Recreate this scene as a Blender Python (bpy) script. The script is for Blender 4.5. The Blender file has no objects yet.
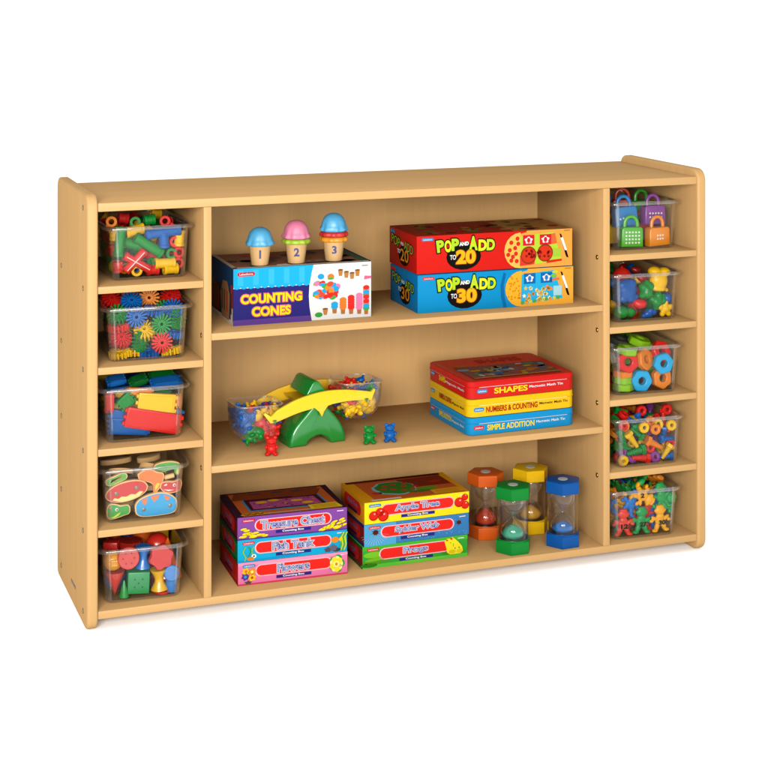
import bpy, bmesh, math, random
from mathutils import Vector, Matrix, Euler
PI = math.pi
R = math.radians
S = bpy.context.scene
C = S.collection
random.seed(7)

# ---------------------------------------------------------------- camera
cam = bpy.data.cameras.new('camera'); cam_o = bpy.data.objects.new('camera', cam); C.objects.link(cam_o)
cam_o.location = (-0.48428, -2.72639, 1.05705)
cam_o.rotation_euler = (PI/2, 0, -0.35288)
cam.sensor_width = 36.0; cam.lens = 36.0*1660.54/768.0
cam.shift_y = -395.12/768.0
cam.clip_start = 0.05; cam.clip_end = 500
S.camera = cam_o

# ---------------------------------------------------------------- studio light
W = bpy.data.worlds.new('World'); S.world = W; W.use_nodes = True
bg = W.node_tree.nodes['Background']
bg.inputs[0].default_value = (1.0, 0.99, 0.975, 1)
# a white cyclorama overhead and behind, the darker studio in front and low down
wn = W.node_tree.nodes; wl = W.node_tree.links
_tc = wn.new('ShaderNodeTexCoord'); _sx = wn.new('ShaderNodeSeparateXYZ'); wl.new(_tc.outputs['Generated'], _sx.inputs[0])
_ma = wn.new('ShaderNodeMath'); _ma.operation = 'MULTIPLY_ADD'; _ma.inputs[1].default_value = 0.6
wl.new(_sx.outputs['Y'], _ma.inputs[0]); wl.new(_sx.outputs['Z'], _ma.inputs[2])
_mr = wn.new('ShaderNodeMapRange'); _mr.interpolation_type = 'SMOOTHSTEP'
_mr.inputs['From Min'].default_value = -0.5; _mr.inputs['From Max'].default_value = 0.35; _mr.inputs['To Min'].default_value = 0.30; _mr.inputs['To Max'].default_value = 1.36
wl.new(_ma.outputs[0], _mr.inputs['Value']); wl.new(_mr.outputs['Result'], bg.inputs[1])

def softbox(name, loc, target, size, power, col=(1, 1, 1)):
    l = bpy.data.lights.new(name, 'AREA'); l.shape = 'RECTANGLE'; l.size, l.size_y = size
    l.energy = power; l.color = col
    o = bpy.data.objects.new(name, l); C.objects.link(o); o.location = loc
    o.rotation_euler = (Vector(target)-Vector(loc)).to_track_quat('-Z', 'Y').to_euler()
    return o
softbox('key_softbox', (-1.35, -3.1, 1.35), (0.58, 0.1, 0.36), (1.1, 0.9), 160, (1.0, 0.96, 0.91))
softbox('added_front_fill', (-0.15, -3.6, 1.15), (0.58, 0.1, 0.36), (1.8, 1.3), 130, (1.0, 0.975, 0.94))  # unseen fill, added near the camera axis to brighten the shelf interior

S.view_settings.view_transform = 'Standard'; S.view_settings.look = 'None'
S.view_settings.exposure = 0.0; S.view_settings.gamma = 1.0
S.render.engine = 'CYCLES'
S.cycles.max_bounces = 10; S.cycles.diffuse_bounces = 7; S.cycles.glossy_bounces = 4
S.cycles.transparent_max_bounces = 40; S.cycles.transmission_bounces = 8
S.cycles.use_denoising = True
S.cycles.caustics_reflective = False; S.cycles.caustics_refractive = False
S.cycles.sample_clamp_indirect = 6

# ---------------------------------------------------------------- materials
KA = 0.42                                    # printed/plastic colours are written as seen; this turns them into albedo
def lin(h):
    h = h.lstrip('#'); v = [int(h[i:i+2], 16)/255 for i in (0, 2, 4)]
    return [x/12.92 if x <= 0.04045 else ((x+0.055)/1.055)**2.4 for x in v]
_m = {}
def mat(h, rough=0.35, spec=0.5, k=None, metal=0.0, noise=0.0):
    key = (h, rough, spec, k, metal, noise)
    if key in _m: return _m[key]
    m = bpy.data.materials.new('surface_' + h.strip('#')); m.use_nodes = True
    n = m.node_tree.nodes; b = n['Principled BSDF']
    col = [min(0.9, x*(k or KA)) for x in lin(h)]
    b.inputs['Base Color'].default_value = (*col, 1); b.inputs['Roughness'].default_value = rough
    b.inputs['Specular IOR Level'].default_value = spec; b.inputs['Metallic'].default_value = metal
    lk = m.node_tree.links
    tc = n.new('ShaderNodeTexCoord'); nz = n.new('ShaderNodeTexNoise'); nz.inputs['Scale'].default_value = 90
    nz.inputs['Detail'].default_value = 3; lk.new(tc.outputs['Object'], nz.inputs['Vector'])
    mr = n.new('ShaderNodeMapRange'); mr.inputs['To Min'].default_value = max(0.05, rough-0.07); mr.inputs['To Max'].default_value = rough+0.09
    lk.new(nz.outputs['Fac'], mr.inputs['Value']); lk.new(mr.outputs['Result'], b.inputs['Roughness'])
    if noise:
        mx = n.new('ShaderNodeMix'); mx.data_type = 'RGBA'
        mx.inputs[6].default_value = (*[x*(1-noise) for x in col], 1); mx.inputs[7].default_value = (*[min(1, x*(1+noise)) for x in col], 1)
        lk.new(nz.outputs['Fac'], mx.inputs[0]); lk.new(mx.outputs[2], b.inputs['Base Color'])
    _m[key] = m; return m
def wood(name, axis, tint=1.0, base=(0.336, 0.201, 0.080)):
    m = bpy.data.materials.new(name); m.use_nodes = True
    n = m.node_tree.nodes; lk = m.node_tree.links; b = n['Principled BSDF']
    tc = n.new('ShaderNodeTexCoord'); mp = n.new('ShaderNodeMapping')
    sc = [34, 34, 34]; sc[axis] = 1.3
    mp.inputs['Scale'].default_value = sc
    nz = n.new('ShaderNodeTexNoise'); nz.inputs['Scale'].default_value = 1.6; nz.inputs['Detail'].default_value = 6; nz.inputs['Distortion'].default_value = 0.7
    fine = n.new('ShaderNodeTexNoise'); fine.inputs['Scale'].default_value = 9; fine.inputs['Detail'].default_value = 3
    lk.new(tc.outputs['Object'], mp.inputs[0]); lk.new(mp.outputs[0], nz.inputs['Vector']); lk.new(mp.outputs[0], fine.inputs['Vector'])
    mx = n.new('ShaderNodeMix'); mx.data_type = 'RGBA'
    mx.inputs[6].default_value = (*[x*0.86*tint for x in base], 1); mx.inputs[7].default_value = (*[x*1.10*tint for x in base], 1)
    ad = n.new('ShaderNodeMath'); ad.operation = 'MULTIPLY_ADD'; ad.inputs[1].default_value = 0.35
    sb = n.new('ShaderNodeMath'); sb.operation = 'MULTIPLY'; sb.inputs[1].default_value = 0.8
    lk.new(nz.outputs['Fac'], sb.inputs[0]); lk.new(fine.outputs['Fac'], ad.inputs[0]); lk.new(sb.outputs[0], ad.inputs[2])
    lk.new(ad.outputs[0], mx.inputs[0]); lk.new(mx.outputs[2], b.inputs['Base Color'])
    b.inputs['Roughness'].default_value = 0.6; b.inputs['Specular IOR Level'].default_value = 0.0
    g = n.new('ShaderNodeBsdfGlossy'); g.inputs['Roughness'].default_value = 0.42
    ms = n.new('ShaderNodeMixShader'); ms.inputs[0].default_value = 0.012
    lk.new(b.outputs[0], ms.inputs[1]); lk.new(g.outputs[0], ms.inputs[2]); lk.new(ms.outputs[0], n['Material Output'].inputs[0])
    return m
W_X = wood('maple_laminate_long', 0); W_Z = wood('maple_laminate_upright', 2)
W_EDGE = wood('maple_edge_dimmed', 0, 0.93)  # same maple, front edges toned down in colour against the light they catch
W_EDGEZ = wood('maple_edge_dimmed_upright', 2, 0.93)
def clear(name, tint=(0.97, 0.975, 0.98), base=0.03, edge=0.5, power=4.0, rough=0.04, milk=0.0):
    m = bpy.data.materials.new(name); m.use_nodes = True
    n = m.node_tree.nodes; lk = m.node_tree.links; n.remove(n['Principled BSDF']); out = n['Material Output']
    t = n.new('ShaderNodeBsdfTransparent'); t.inputs[0].default_value = (*tint, 1)
    g = n.new('ShaderNodeBsdfGlossy'); g.inputs['Roughness'].default_value = rough; g.inputs['Color'].default_value = (1, 1, 1, 1)
    lw = n.new('ShaderNodeLayerWeight'); lw.inputs['Blend'].default_value = 0.5
    pw = n.new('ShaderNodeMath'); pw.operation = 'POWER'; pw.inputs[1].default_value = power; lk.new(lw.outputs['Facing'], pw.inputs[0])
    mu = n.new('ShaderNodeMath'); mu.operation = 'MULTIPLY_ADD'; mu.inputs[1].default_value = edge; mu.inputs[2].default_value = base; mu.use_clamp = True
    lk.new(pw.outputs[0], mu.inputs[0])
    mx = n.new('ShaderNodeMixShader'); lk.new(mu.outputs[0], mx.inputs[0]); lk.new(t.outputs[0], mx.inputs[1]); lk.new(g.outputs[0], mx.inputs[2])
    last = mx
    if milk:
        d = n.new('ShaderNodeBsdfDiffuse'); d.inputs[0].default_value = (0.6, 0.6, 0.62, 1)
        m2 = n.new('ShaderNodeMixShader'); m2.inputs[0].default_value = milk; lk.new(mx.outputs[0], m2.inputs[1]); lk.new(d.outputs[0], m2.inputs[2]); last = m2
    lk.new(last.outputs[0], out.inputs[0]); return m
CLEAR = clear('clear_plastic', (0.98, 0.983, 0.985), 0.010, 0.9, 4.0, 0.04)
CLEAR_THICK = clear('clear_plastic_corner', (0.92, 0.91, 0.89), 0.04, 0.9, 2.0, 0.06, 0.02)
CLEAR_EDGE = clear('clear_plastic_rim', (0.93, 0.93, 0.92), 0.07, 0.8, 2.2, 0.07, 0.02)
CLEAR_TUBE = clear('clear_timer_tube', (0.97, 0.972, 0.975), 0.012, 0.9, 3.5, 0.04)
CLEAR_TUB = clear('frosted_clear_tub', (0.97, 0.97, 0.975), 0.012, 0.9, 2.5, 0.08, 0.012)
CLEAR_BULB = clear('clear_timer_bulb', (0.965, 0.97, 0.975), 0.035, 0.95, 2.2, 0.05)

HEX = dict(red='#E2201A', green='#078C32', blue='#0C62B4', yellow='#FBC412', orange='#F2881B', purple='#8A3F96',
           skyblue='#14AEE6', lime='#8FCB1C', darkgreen='#0B6B2B', pink='#F07CB0', coral='#E24A3C')
def plas(c, rough=0.3): return mat(HEX.get(c, c), rough, 0.15)

# ---------------------------------------------------------------- mesh helpers
def link(name, me, parent=None, M=None):
    o = bpy.data.objects.new(name, me); C.objects.link(o)
    if parent: o.parent = parent
    if M is not None: o.matrix_basis = M
    return o
def finish(bm, name, mats, ang=35):
    bmesh.ops.recalc_face_normals(bm, faces=bm.faces)
    me = bpy.data.meshes.new(name); bm.to_mesh(me); bm.free()
    if not isinstance(mats, (list, tuple)): mats = [mats]
    for m in mats: me.materials.append(m)
    me.shade_smooth(); me.set_sharp_from_angle(angle=R(ang)); me.update()
    return me
def part(name, bm, mats, parent=None, M=None, ang=35, label=None):
    o = link(name, finish(bm, name, mats, ang), parent, M)
    if label: o['label'] = label
    return o
def tag(o, label, cat, group=None):
    o['label'] = label; o['category'] = cat
    if group: o['group'] = group
    return o
def thing(name, label, cat, loc=(0, 0, 0), rz=0.0, group=None, M=None):
    o = bpy.data.objects.new(name, None); C.objects.link(o); o.empty_display_size = 0.01
    if M is not None: o.matrix_basis = M
    else: o.location = loc; o.rotation_euler = (0, 0, rz)
    return tag(o, label, cat, group)
def box(bm, x0, x1, y0, y1, z0, z1, bev=0.0, seg=2, mi=0, M=None):
    r = bmesh.ops.create_cube(bm, size=1)
    vs = r['verts']
    for v in vs:
        v.co = Vector((x0+(v.co.x+.5)*(x1-x0), y0+(v.co.y+.5)*(y1-y0), z0+(v.co.z+.5)*(z1-z0)))
    fs = list({f for v in vs for f in v.link_faces})
    if bev:
        es = list({e for v in vs for e in v.link_edges})
        rr = bmesh.ops.bevel(bm, geom=es, offset=bev, segments=seg, profile=0.5, affect='EDGES')
        fs = list({f for v in rr['verts'] for f in v.link_faces}); vs = list({v for f in fs for v in f.verts})
    for f in fs: f.material_index = mi
    if M is not None: bmesh.ops.transform(bm, matrix=M, verts=vs)
    return vs
def prism(bm, pts, a, b, plane='XZ', bev=0.0, seg=2, mi=0, M=None):
    """closed outline extruded from a to b: XZ outline along Y, YZ outline along X, XY outline along Z"""
    def P(p, t): return {'XZ': (p[0], t, p[1]), 'YZ': (t, p[0], p[1]), 'XY': (p[0], p[1], t)}[plane]
    v0 = [bm.verts.new(P(p, a)) for p in pts]; v1 = [bm.verts.new(P(p, b)) for p in pts]
    n = len(pts); fs = [bm.faces.new(v0), bm.faces.new(v1[::-1])]
    for i in range(n): fs.append(bm.faces.new((v0[i], v1[i], v1[(i+1) % n], v0[(i+1) % n])))
    vs = v0+v1
    if bev:
        es = [e for f in fs[:2] for e in f.edges]
        bmesh.ops.recalc_face_normals(bm, faces=fs)
        rr = bmesh.ops.bevel(bm, geom=es, offset=bev, segments=seg, profile=0.5, affect='EDGES')
        fs = [f for f in fs if f.is_valid] + list(rr['faces']); vs = list({v for f in fs for v in f.verts})
    for f in fs:
        if f.is_valid: f.material_index = mi
    if M is not None: bmesh.ops.transform(bm, matrix=M, verts=vs)
    return vs
def lathe(bm, prof, seg=24, mi=0, M=None, mod=None, close=False, sy=1.0):
    rings = []
    for k, (r, z) in enumerate(prof):
        if r < 1e-7: rings.append([bm.verts.new((0, 0, z))]); continue
        ring = []
        for i in range(seg):
            a = 2*PI*i/seg; rr = r*(mod(a, k) if mod else 1)
            ring.append(bm.verts.new((rr*math.cos(a), sy*rr*math.sin(a), z)))
        rings.append(ring)
    pairs = list(zip(rings, rings[1:]))
    if close: pairs.append((rings[-1], rings[0]))
    for A, B in pairs:
        for i in range(seg):
            j = (i+1) % seg
            if len(A) == 1 and len(B) == 1: continue
            if len(A) == 1: f = bm.faces.new((A[0], B[j], B[i]))
            elif len(B) == 1: f = bm.faces.new((A[i], A[j], B[0]))
            else: f = bm.faces.new((A[i], A[j], B[j], B[i]))
            f.material_index = mi
    vs = [v for r in rings for v in r]
    if M is not None: bmesh.ops.transform(bm, matrix=M, verts=vs)
    return vs
def rrect(hx, hy, r, n=5, cx=0, cy=0):
    r = min(r, hx*.999, hy*.999); out = []
    for (sx, sy, a0) in ((1, 1, 0), (-1, 1, 90), (-1, -1, 180), (1, -1, 270)):
        for k in range(n+1):
            a = R(a0+90*k/n); out.append((cx+sx*(hx-r)+r*math.cos(a), cy+sy*(hy-r)+r*math.sin(a)))
    return out
def loft(bm, rings, mi=0, cap0=True, cap1=True):
    vr = [[bm.verts.new(p) for p in r] for r in rings]; n = len(vr[0])
    for A, B in zip(vr, vr[1:]):
        for i in range(n):
            f = bm.faces.new((A[i], A[(i+1) % n], B[(i+1) % n], B[i])); f.material_index = mi
    if cap0: bm.faces.new(vr[0][::-1]).material_index = mi
    if cap1: bm.faces.new(vr[-1]).material_index = mi
    return vr
def axis_m(p1, p2, roll=0.0):
    p1 = Vector(p1); p2 = Vector(p2); d = p2-p1
    return Matrix.Translation(p1) @ d.to_track_quat('Z', 'Y').to_matrix().to_4x4() @ Matrix.Rotation(roll, 4, 'Z')
def TR(x, y, z, rx=0, ry=0, rz=0, s=1): return Matrix.Translation((x, y, z)) @ Euler((rx, ry, rz)).to_matrix().to_4x4() @ Matrix.Scale(s, 4)
def ball(bm, c, r, seg=12, mi=0, rot=None):
    r = r if isinstance(r, (tuple, list)) else (r, r, r)
    M = Matrix.Translation(c) @ (Euler(rot).to_matrix().to_4x4() if rot else Matrix.Identity(4)) @ Matrix.Diagonal((*r, 1))
    res = bmesh.ops.create_uvsphere(bm, u_segments=seg, v_segments=max(6, seg*2//3), radius=1, matrix=M)
    for f in {f for v in res['verts'] for f in v.link_faces}: f.material_index = mi
_blob = {}
def blob(key, parts, mats, vox=0.0011, smooth=5):
    """one continuous surface grown from overlapping ellipsoids"""
    if key in _blob: return _blob[key]
    bm = bmesh.new()
    for p in parts: ball(bm, p[:3], p[3:6], 16, 0, p[6] if len(p) > 6 else None)
    me = bpy.data.meshes.new('tmp'); bm.to_mesh(me); bm.free()
    o = bpy.data.objects.new('tmp', me); C.objects.link(o)
    md = o.modifiers.new('r', 'REMESH'); md.mode = 'VOXEL'; md.voxel_size = vox
    sm = o.modifiers.new('s', 'SMOOTH'); sm.factor = 0.5; sm.iterations = smooth
    dg = bpy.context.evaluated_depsgraph_get(); out = bpy.data.meshes.new_from_object(o.evaluated_get(dg))
    bpy.data.objects.remove(o); bpy.data.meshes.remove(me)
    out.name = key[0]; out.materials.clear(); out.materials.append(mats); out.shade_smooth(); out.set_sharp_from_angle(angle=R(180))
    _blob[key] = out; return out
_txt = {}
def text_mesh(s, off=0.0):
    k = (s, off)
    if k in _txt: return _txt[k]
    cu = bpy.data.curves.new('t', 'FONT'); cu.body = s; cu.offset = off; cu.resolution_u = 4
    o = bpy.data.objects.new('t', cu); C.objects.link(o)
    dg = bpy.context.evaluated_depsgraph_get(); me = bpy.data.meshes.new_from_object(o.evaluated_get(dg))
    vs = [tuple(v.co[:2]) for v in me.vertices]; fs = [tuple(p.vertices) for p in me.polygons]
    bpy.data.objects.remove(o); bpy.data.curves.remove(cu); bpy.data.meshes.remove(me)
    _txt[k] = (vs, fs); return _txt[k]
_tb = {}
def text_box(s):
    if s not in _tb:
        v, _ = text_mesh(s, 0.0); xs = [p[0] for p in v]; ys = [p[1] for p in v]; _tb[s] = (min(xs), max(xs), min(ys), max(ys))
    return _tb[s]

class Art:
    """flat ink printed on one face; u, v run 0..1 over the face"""
    def __init__(s, w, h): s.w, s.h = w, h; s.V = []; s.F = []; s.I = []; s.mats = []
    def _mi(s, c):
        m = mat(c, 0.5, 0.02)
        if m not in s.mats: s.mats.append(m)
        return s.mats.index(m)
    def raw(s, pts, faces, c, L):
        b = len(s.V); i = s._mi(c); s.V += [(p[0]*s.w, p[1]*s.h, L) for p in pts]
        for f in faces: s.F.append([b+k for k in f]); s.I.append(i)
    def poly(s, pts, c, L=1): s.raw(pts, [list(range(len(pts)))], c, L)
    def rect(s, u0, v0, u1, v1, c, L=1, sk=0): s.poly([(u0, v0), (u1, v0), (u1+sk, v1), (u0+sk, v1)], c, L)
    def ell(s, u, v, ru, c, L=1, rv=None, rot=0, n=18, wob=0, k=5):
        a = s.w/s.h; rv = rv if rv is not None else ru*a; P = []
        for i in range(n):
            t = 2*PI*i/n; m = 1+wob*math.sin(k*t); x, y = ru*math.cos(t)*m*s.w, rv*math.sin(t)*m*s.h
            P.append((u+(x*math.cos(rot)-y*math.sin(rot))/s.w, v+(x*math.sin(rot)+y*math.cos(rot))/s.h))
        s.poly(P, c, L)
    def pill(s, u0, v0, u1, v1, c, L=1, sk=0):
        r = (v1-v0)/2*s.h; P = []
        for k in range(9): t = -PI/2+PI*k/8; P.append((u1-r/s.w+r*math.cos(t)/s.w, (v0+v1)/2+r*math.sin(t)/s.h))
        for k in range(9): t = PI/2+PI*k/8; P.append((u0+r/s.w+r*math.cos(t)/s.w, (v0+v1)/2+r*math.sin(t)/s.h))
        s.poly([(p[0]+sk*(p[1]-v0), p[1]) for p in P], c, L)
    def text(s, t, u0, v0, u1, v1, c, L=3, off=0.0, rot=0.0):
        vs, fs = text_mesh(t, off); x0, x1, y0, y1 = text_box(t)
        P = []
        cu, cv = (u0+u1)/2, (v0+v1)/2
        for p in vs:
            u = u0+(p[0]-x0)/(x1-x0)*(u1-u0); v = v0+(p[1]-y0)/(y1-y0)*(v1-v0)
            if rot:
                x, y = (u-cu)*s.w, (v-cv)*s.h; u = cu+(x*math.cos(rot)-y*math.sin(rot))/s.w; v = cv+(x*math.sin(rot)+y*math.cos(rot))/s.h
            P.append((u, v))
        s.raw(P, fs, c, L)
    def logo(s, u, v, w, h, c, L=2):
        s.pill(u, v, u+w, v+h, c, L); s.text('Lakeshore', u+w*.12, v+h*.25, u+w*.88, v+h*.78, '#F4F4F4', L+1, 0.01)
    def build(s, name, parent, o, ud, vd, nd, eps=0.00013):
        o, ud, vd, nd = map(Vector, (o, ud, vd, nd))
        me = bpy.data.meshes.new(name)
        me.from_pydata([tuple(o+ud*x+vd*y+nd*(0.0002+eps*L)) for x, y, L in s.V], [], s.F)
        for m in s.mats: me.materials.append(m)
        me.polygons.foreach_set('material_index', s.I); me.update()
        bm = bmesh.new(); bm.from_mesh(me)
        bm.normal_update()
        for f in bm.faces:
            if f.normal.dot(nd) < 0: f.normal_flip()
        bm.to_mesh(me); bm.free()
        return link(name, me, parent)
    def front(s, name, par, W_, D_, z=0.0): return s.build(name, par, (-W_/2, -D_/2, z), (1, 0, 0), (0, 0, 1), (0, -1, 0))
    def left(s, name, par, W_, D_, z=0.0): return s.build(name, par, (-W_/2, D_/2, z), (0, -1, 0), (0, 0, 1), (-1, 0, 0))
    def top(s, name, par, W_, D_, z): return s.build(name, par, (-W_/2, -D_/2, z), (1, 0, 0), (0, 1, 0), (0, 0, 1))

# ---------------------------------------------------------------- floor sweep
bm = bmesh.new()
v = [bm.verts.new(p) for p in ((-60, -60, 0), (60, -60, 0), (60, 60, 0), (-60, 60, 0))]; bm.faces.new(v)
floor_m = mat('#FFFFFF', 0.9, 0.0, 0.93)
fl = part('floor', bm, floor_m); fl['kind'] = 'structure'

# ---------------------------------------------------------------- the shelf unit
SW, SD, PT, HT = 1.165, 0.303, 0.0182, 0.718
shelf = thing('storage_shelf', 'maple wood toy storage shelf with ten bin cubbies and three wide middle shelves', 'shelf', (0, 0, 0))
def panel_outline():
    r = 0.022; P = []
    for (cy, cz, a0) in ((SD-r, HT-r, 0), (r-0.003, HT-r, 90), (r-0.003, r, 180), (SD-0.012, 0.012, 270)):
        rr = 0.012 if a0 == 270 else r
        for k in range(7):
            a = R(a0+90*k/6); P.append((cy+rr*math.cos(a), cz+rr*math.sin(a)))
    return P
for x0 in (0.0, SW-PT):
    bm = bmesh.new(); prism(bm, panel_outline(), x0, x0+PT, 'YZ', 0.0042, 4)
    bm.normal_update()
    bmesh.ops.recalc_face_normals(bm, faces=bm.faces)
    for f in bm.faces: f.material_index = 0 if abs(f.normal.x) > 0.86 else 1
    part('side_panel', bm, [W_Z, W_EDGEZ], shelf, ang=60)
XI0, XI1 = PT, SW-PT
DV = ((0.1966, 0.2100), (0.9496, 0.9630))
YB = 0.2810
def board(name, x0, x1, z1, th, y0=0.0, y1=YB):
    bm = bmesh.new(); box(bm, x0, x1, y0, y1, z1-th, z1, 0.0012, 2)
    bm.normal_update()
    for f in bm.faces:
        if f.normal.y < -0.5: f.material_index = 1
    return part(name, bm, [W_X, W_EDGE], shelf)
board('top_board', XI0+0.0002, XI1-0.0002, 0.704, 0.0142, 0.0, SD-0.001)
board('bottom_board', XI0+0.0002, XI1-0.0002, 0.032, 0.0130, 0.0, SD-0.001)
for a, b in DV:
    bm = bmesh.new(); box(bm, a, b, -0.0006, YB, 0.0321, 0.6897, 0.0010, 2); bm.normal_update()
    for f in bm.faces:
        if f.normal.y < -0.5: f.material_index = 1
    part('divider', bm, [W_Z, W_EDGEZ], shelf)
CUB = (0.5662, 0.4328, 0.2984, 0.1650)
for z in CUB:
    board('cubby_shelf', XI0+0.0002, DV[0][0]-0.0002, z, 0.0118)
    board('cubby_shelf', DV[1][1]+0.0002, XI1-0.0002, z, 0.0118)
for z in (0.476, 0.252): board('middle_shelf', DV[0][1]+0.0002, DV[1][0]-0.0002, z, 0.0118)
bm = bmesh.new(); box(bm, XI0+0.0002, XI1-0.0002, YB+0.0002, YB+0.0062, 0.0322, 0.6896); part('back_panel', bm, W_Z, shelf)
BR = mat('#D9B063', 0.25, 0.5, 0.9, 1.0); DK = mat('#3A2414', 0.6)
def screw(x, y, z, name='screw'):
    bm = bmesh.new(); M = TR(x, y, z, 0, -PI/2, 0) @ Matrix.Scale(1.3, 4)
    lathe(bm, [(0.0034, 0.0), (0.0034, 0.0006), (0.0029, 0.0006), (0.0026, 0.0001)], 14, 1, M)
    lathe(bm, [(0.0026, 0.0001), (0.0023, 0.0007), (0, 0.0009)], 14, 0, M)
    box(bm, -0.0019, 0.0019, -0.0004, 0.0004, 0.0007, 0.0011, mi=1, M=M)
    part(name, bm, [BR, DK], shelf)
for z in (0.6935, 0.5595, 0.4250, 0.2903, 0.1576, 0.0240): screw(0.0, 0.0345, z)
for z in (0.5632, 0.4290, 0.2948, 0.1641, 0.0279): screw(0.0, 0.2560, z)
for z in (0.5600, 0.4253, 0.2905, 0.1562): screw(0.9496, 0.0240, z)
for z in (0.4712, 0.2470): screw(0.1966, 0.0162, z)
bm = bmesh.new(); box(bm, -0.0005, 0.0, 0.108, 0.150, 0.0345, 0.0395)   # the little dark maker's plate low on the side
part('maker_plate', bm, mat('#4A3520', 0.5), shelf)

# ---------------------------------------------------------------- printed cartons
LOGO_R, LOGO_B = '#D8232A', '#1488C8'
def carton(name, label, cat, cx, cy, z, w, d, h, rz, col, side=None, topc=None, group=None):
    t = thing(name, label, cat, (cx, cy, z), rz, group)
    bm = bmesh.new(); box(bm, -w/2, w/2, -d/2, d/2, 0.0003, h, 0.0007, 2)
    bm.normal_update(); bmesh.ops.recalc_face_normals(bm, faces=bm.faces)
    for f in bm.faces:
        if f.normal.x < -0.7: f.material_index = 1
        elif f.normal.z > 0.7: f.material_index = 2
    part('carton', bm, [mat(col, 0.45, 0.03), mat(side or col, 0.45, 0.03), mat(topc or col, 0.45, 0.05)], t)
    return t
rnd = random.Random(11)

# counting cones carton ------------------------------------------------------
w, d, h = 0.2513, 0.160, 0.0982
bx = carton('game_carton', 'white and purple carton lettered COUNTING CONES, left on the top middle shelf', 'toy box', 0.3850+0.002, 0.1250, 0.476, w, d, h, -0.012, '#F2F2F2', '#1B3350', '#8A6A50')
A = Art(w, h)
A.poly([(0, .1), (.555, .1), (.545, .25), (.54, .45), (.545, .65), (0, .65)], '#2E2A78', 1)
A.poly([(0, 0), (.562, 0), (.555, .1), (0, .1)], '#5E3F8E', 1)
P = [(0, 1), (.575, 1), (.560, .85), (.548, .67)]
nsc = 11
for i in range(nsc):
    u1, u0 = .548*(nsc-i)/nsc, .548*(nsc-i-1)/nsc
    for k in range(1, 7):
        t = PI*k/6; P.append((u1-(u1-u0)*k/6, .67-.035*math.sin(t)))
A.poly(P, '#22B4EA', 2)
for i in range(5): A.rect(.03+i*.11, .70, .07+i*.11, .97, '#3CBEEE', 3)
A.logo(.028, .865, .125, .072, LOGO_R, 4)
for off, c, L in ((.105, '#F27CA8', 4), (.075, '#D8304A', 5), (.040, '#FFE21C', 6)):
    A.text('COUNTING', .055, .385, .487, .535, c, L, off); A.text('CONES', .135, .155, .405, .305, c, L, off)
cc = ['#E8302A', '#28A8E0', '#F0902A', '#3CB04A', '#F080B0', '#E85038']
def cone_ic(u, v, s, cols, A=A):
    A.poly([(u-.013*s, v-.0), (u-.010*s, v-.07*s), (u+.010*s, v-.07*s), (u+.013*s, v)], '#B5743A', 3)
    for i, c in enumerate(cols): A.ell(u, v+.02*s+i*.033*s, .019*s, c, 4+i % 2, rv=.034*s)
for q in range(44):
    u = .590+rnd.random()*.165; v = .42+rnd.random()*.25-(u-.58)*.25
    A.ell(u, v, .018+rnd.random()*.008, cc[(q*5+q//6) % 6], 3+q*.12, rv=.030+.018*rnd.random(), rot=rnd.random()*.6)
A.ell(.628, .78, .024, '#28A8E0', 6, rv=.05); A.ell(.70, .77, .024, '#F08030', 6, rv=.05); A.ell(.70, .735, .024, '#3CB04A', 7, rv=.02)
for u, v in ((.772, .83), (.815, .79), (.857, .765), (.897, .81)):
    A.poly([(u-.018, v+.05), (u-.012, v-.06), (u+.012, v-.06), (u+.018, v+.05)], '#C08242', 3); A.ell(u, v+.05, .018, '#7A4A20', 4, rv=.014)
A.ell(.572+.04, .10, .028, '#3CA040', 4, rv=.045); A.poly([(.64, .20), (.65, .09), (.672, .09), (.68, .20)], '#C08242', 3); A.ell(.66, .20, .02, '#7A4A20', 4, rv=.014)
cone_ic(.728, .20, 1.35, ['#28A8E0', '#28A8E0']); cone_ic(.79, .18, 1.35, ['#F08030']*4); cone_ic(.85, .17, 1.35, ['#E8302A']*5); cone_ic(.91, .16, 1.32, ['#F080B0']*6)
cone_ic(.962, .14, 1.25, ['#3CB04A', '#28A8E0', '#F08030', '#E8302A', '#F080B0', '#E8302A', '#3CB04A', '#28A8E0', '#F0902A', '#E8302A'])
A.poly([(.945, .68), (.999, .70), (.999, .74), (.95, .75)], '#E06A90', 3)
A.rect(.93, .925, .975, .945, '#9A9A9A', 2)
A.front('front_print', bx, w, d)
A = Art(d, h)
A.rect(0, .62, 1, 1, '#1E4A78', 1); A.rect(0, 0, 1, .08, '#E8D8C8', 2)
A.poly([(.50, .05), (.45, .45), (.55, .70), (.75, .72), (.86, .5), (.83, .05)], '#B98458', 3)
A.poly([(.1, .1), (.05, .5), (.3, .62), (.42, .4), (.4, .1)], '#7C3A28', 2)
for u in (.5, .6, .72, .9): A.rect(u, .18, u+.045, .55, ['#2A3A50', '#6B2A26', '#1E5A58', '#C8402A'][int(u*10) % 4], 4)
A.rect(.9, .3, .99, .7, '#C03A2A', 3); A.rect(.9, .05, .99, .3, '#E8E0D8', 3)
A.left('side_print', bx, w, d)
A = Art(w, d)
A.rect(.02, .03, .98, .97, '#A06A50', 1)
for q in range(40): A.ell(rnd.random()*.9+.05, rnd.random()*.86+.07, .02+.04*rnd.random(), ['#5A3A20', '#A86A4A', '#3E6A50', '#8A4A5A', '#B08A70', '#4A3A50', '#B84A40'][q % 7], 2+q % 3, rot=rnd.random()*3)
A.rect(.0, .0, 1, .05, '#E6E0D8', 5); A.poly([(0, 0), (.03, 0), (.03, 1), (0, 1)], '#C8B8A0', 5)
A.rect(.93, .05, .99, .97, '#3A6A58', 5); A.rect(.985, 0, 1, 1, '#1E2450', 6)
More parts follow.
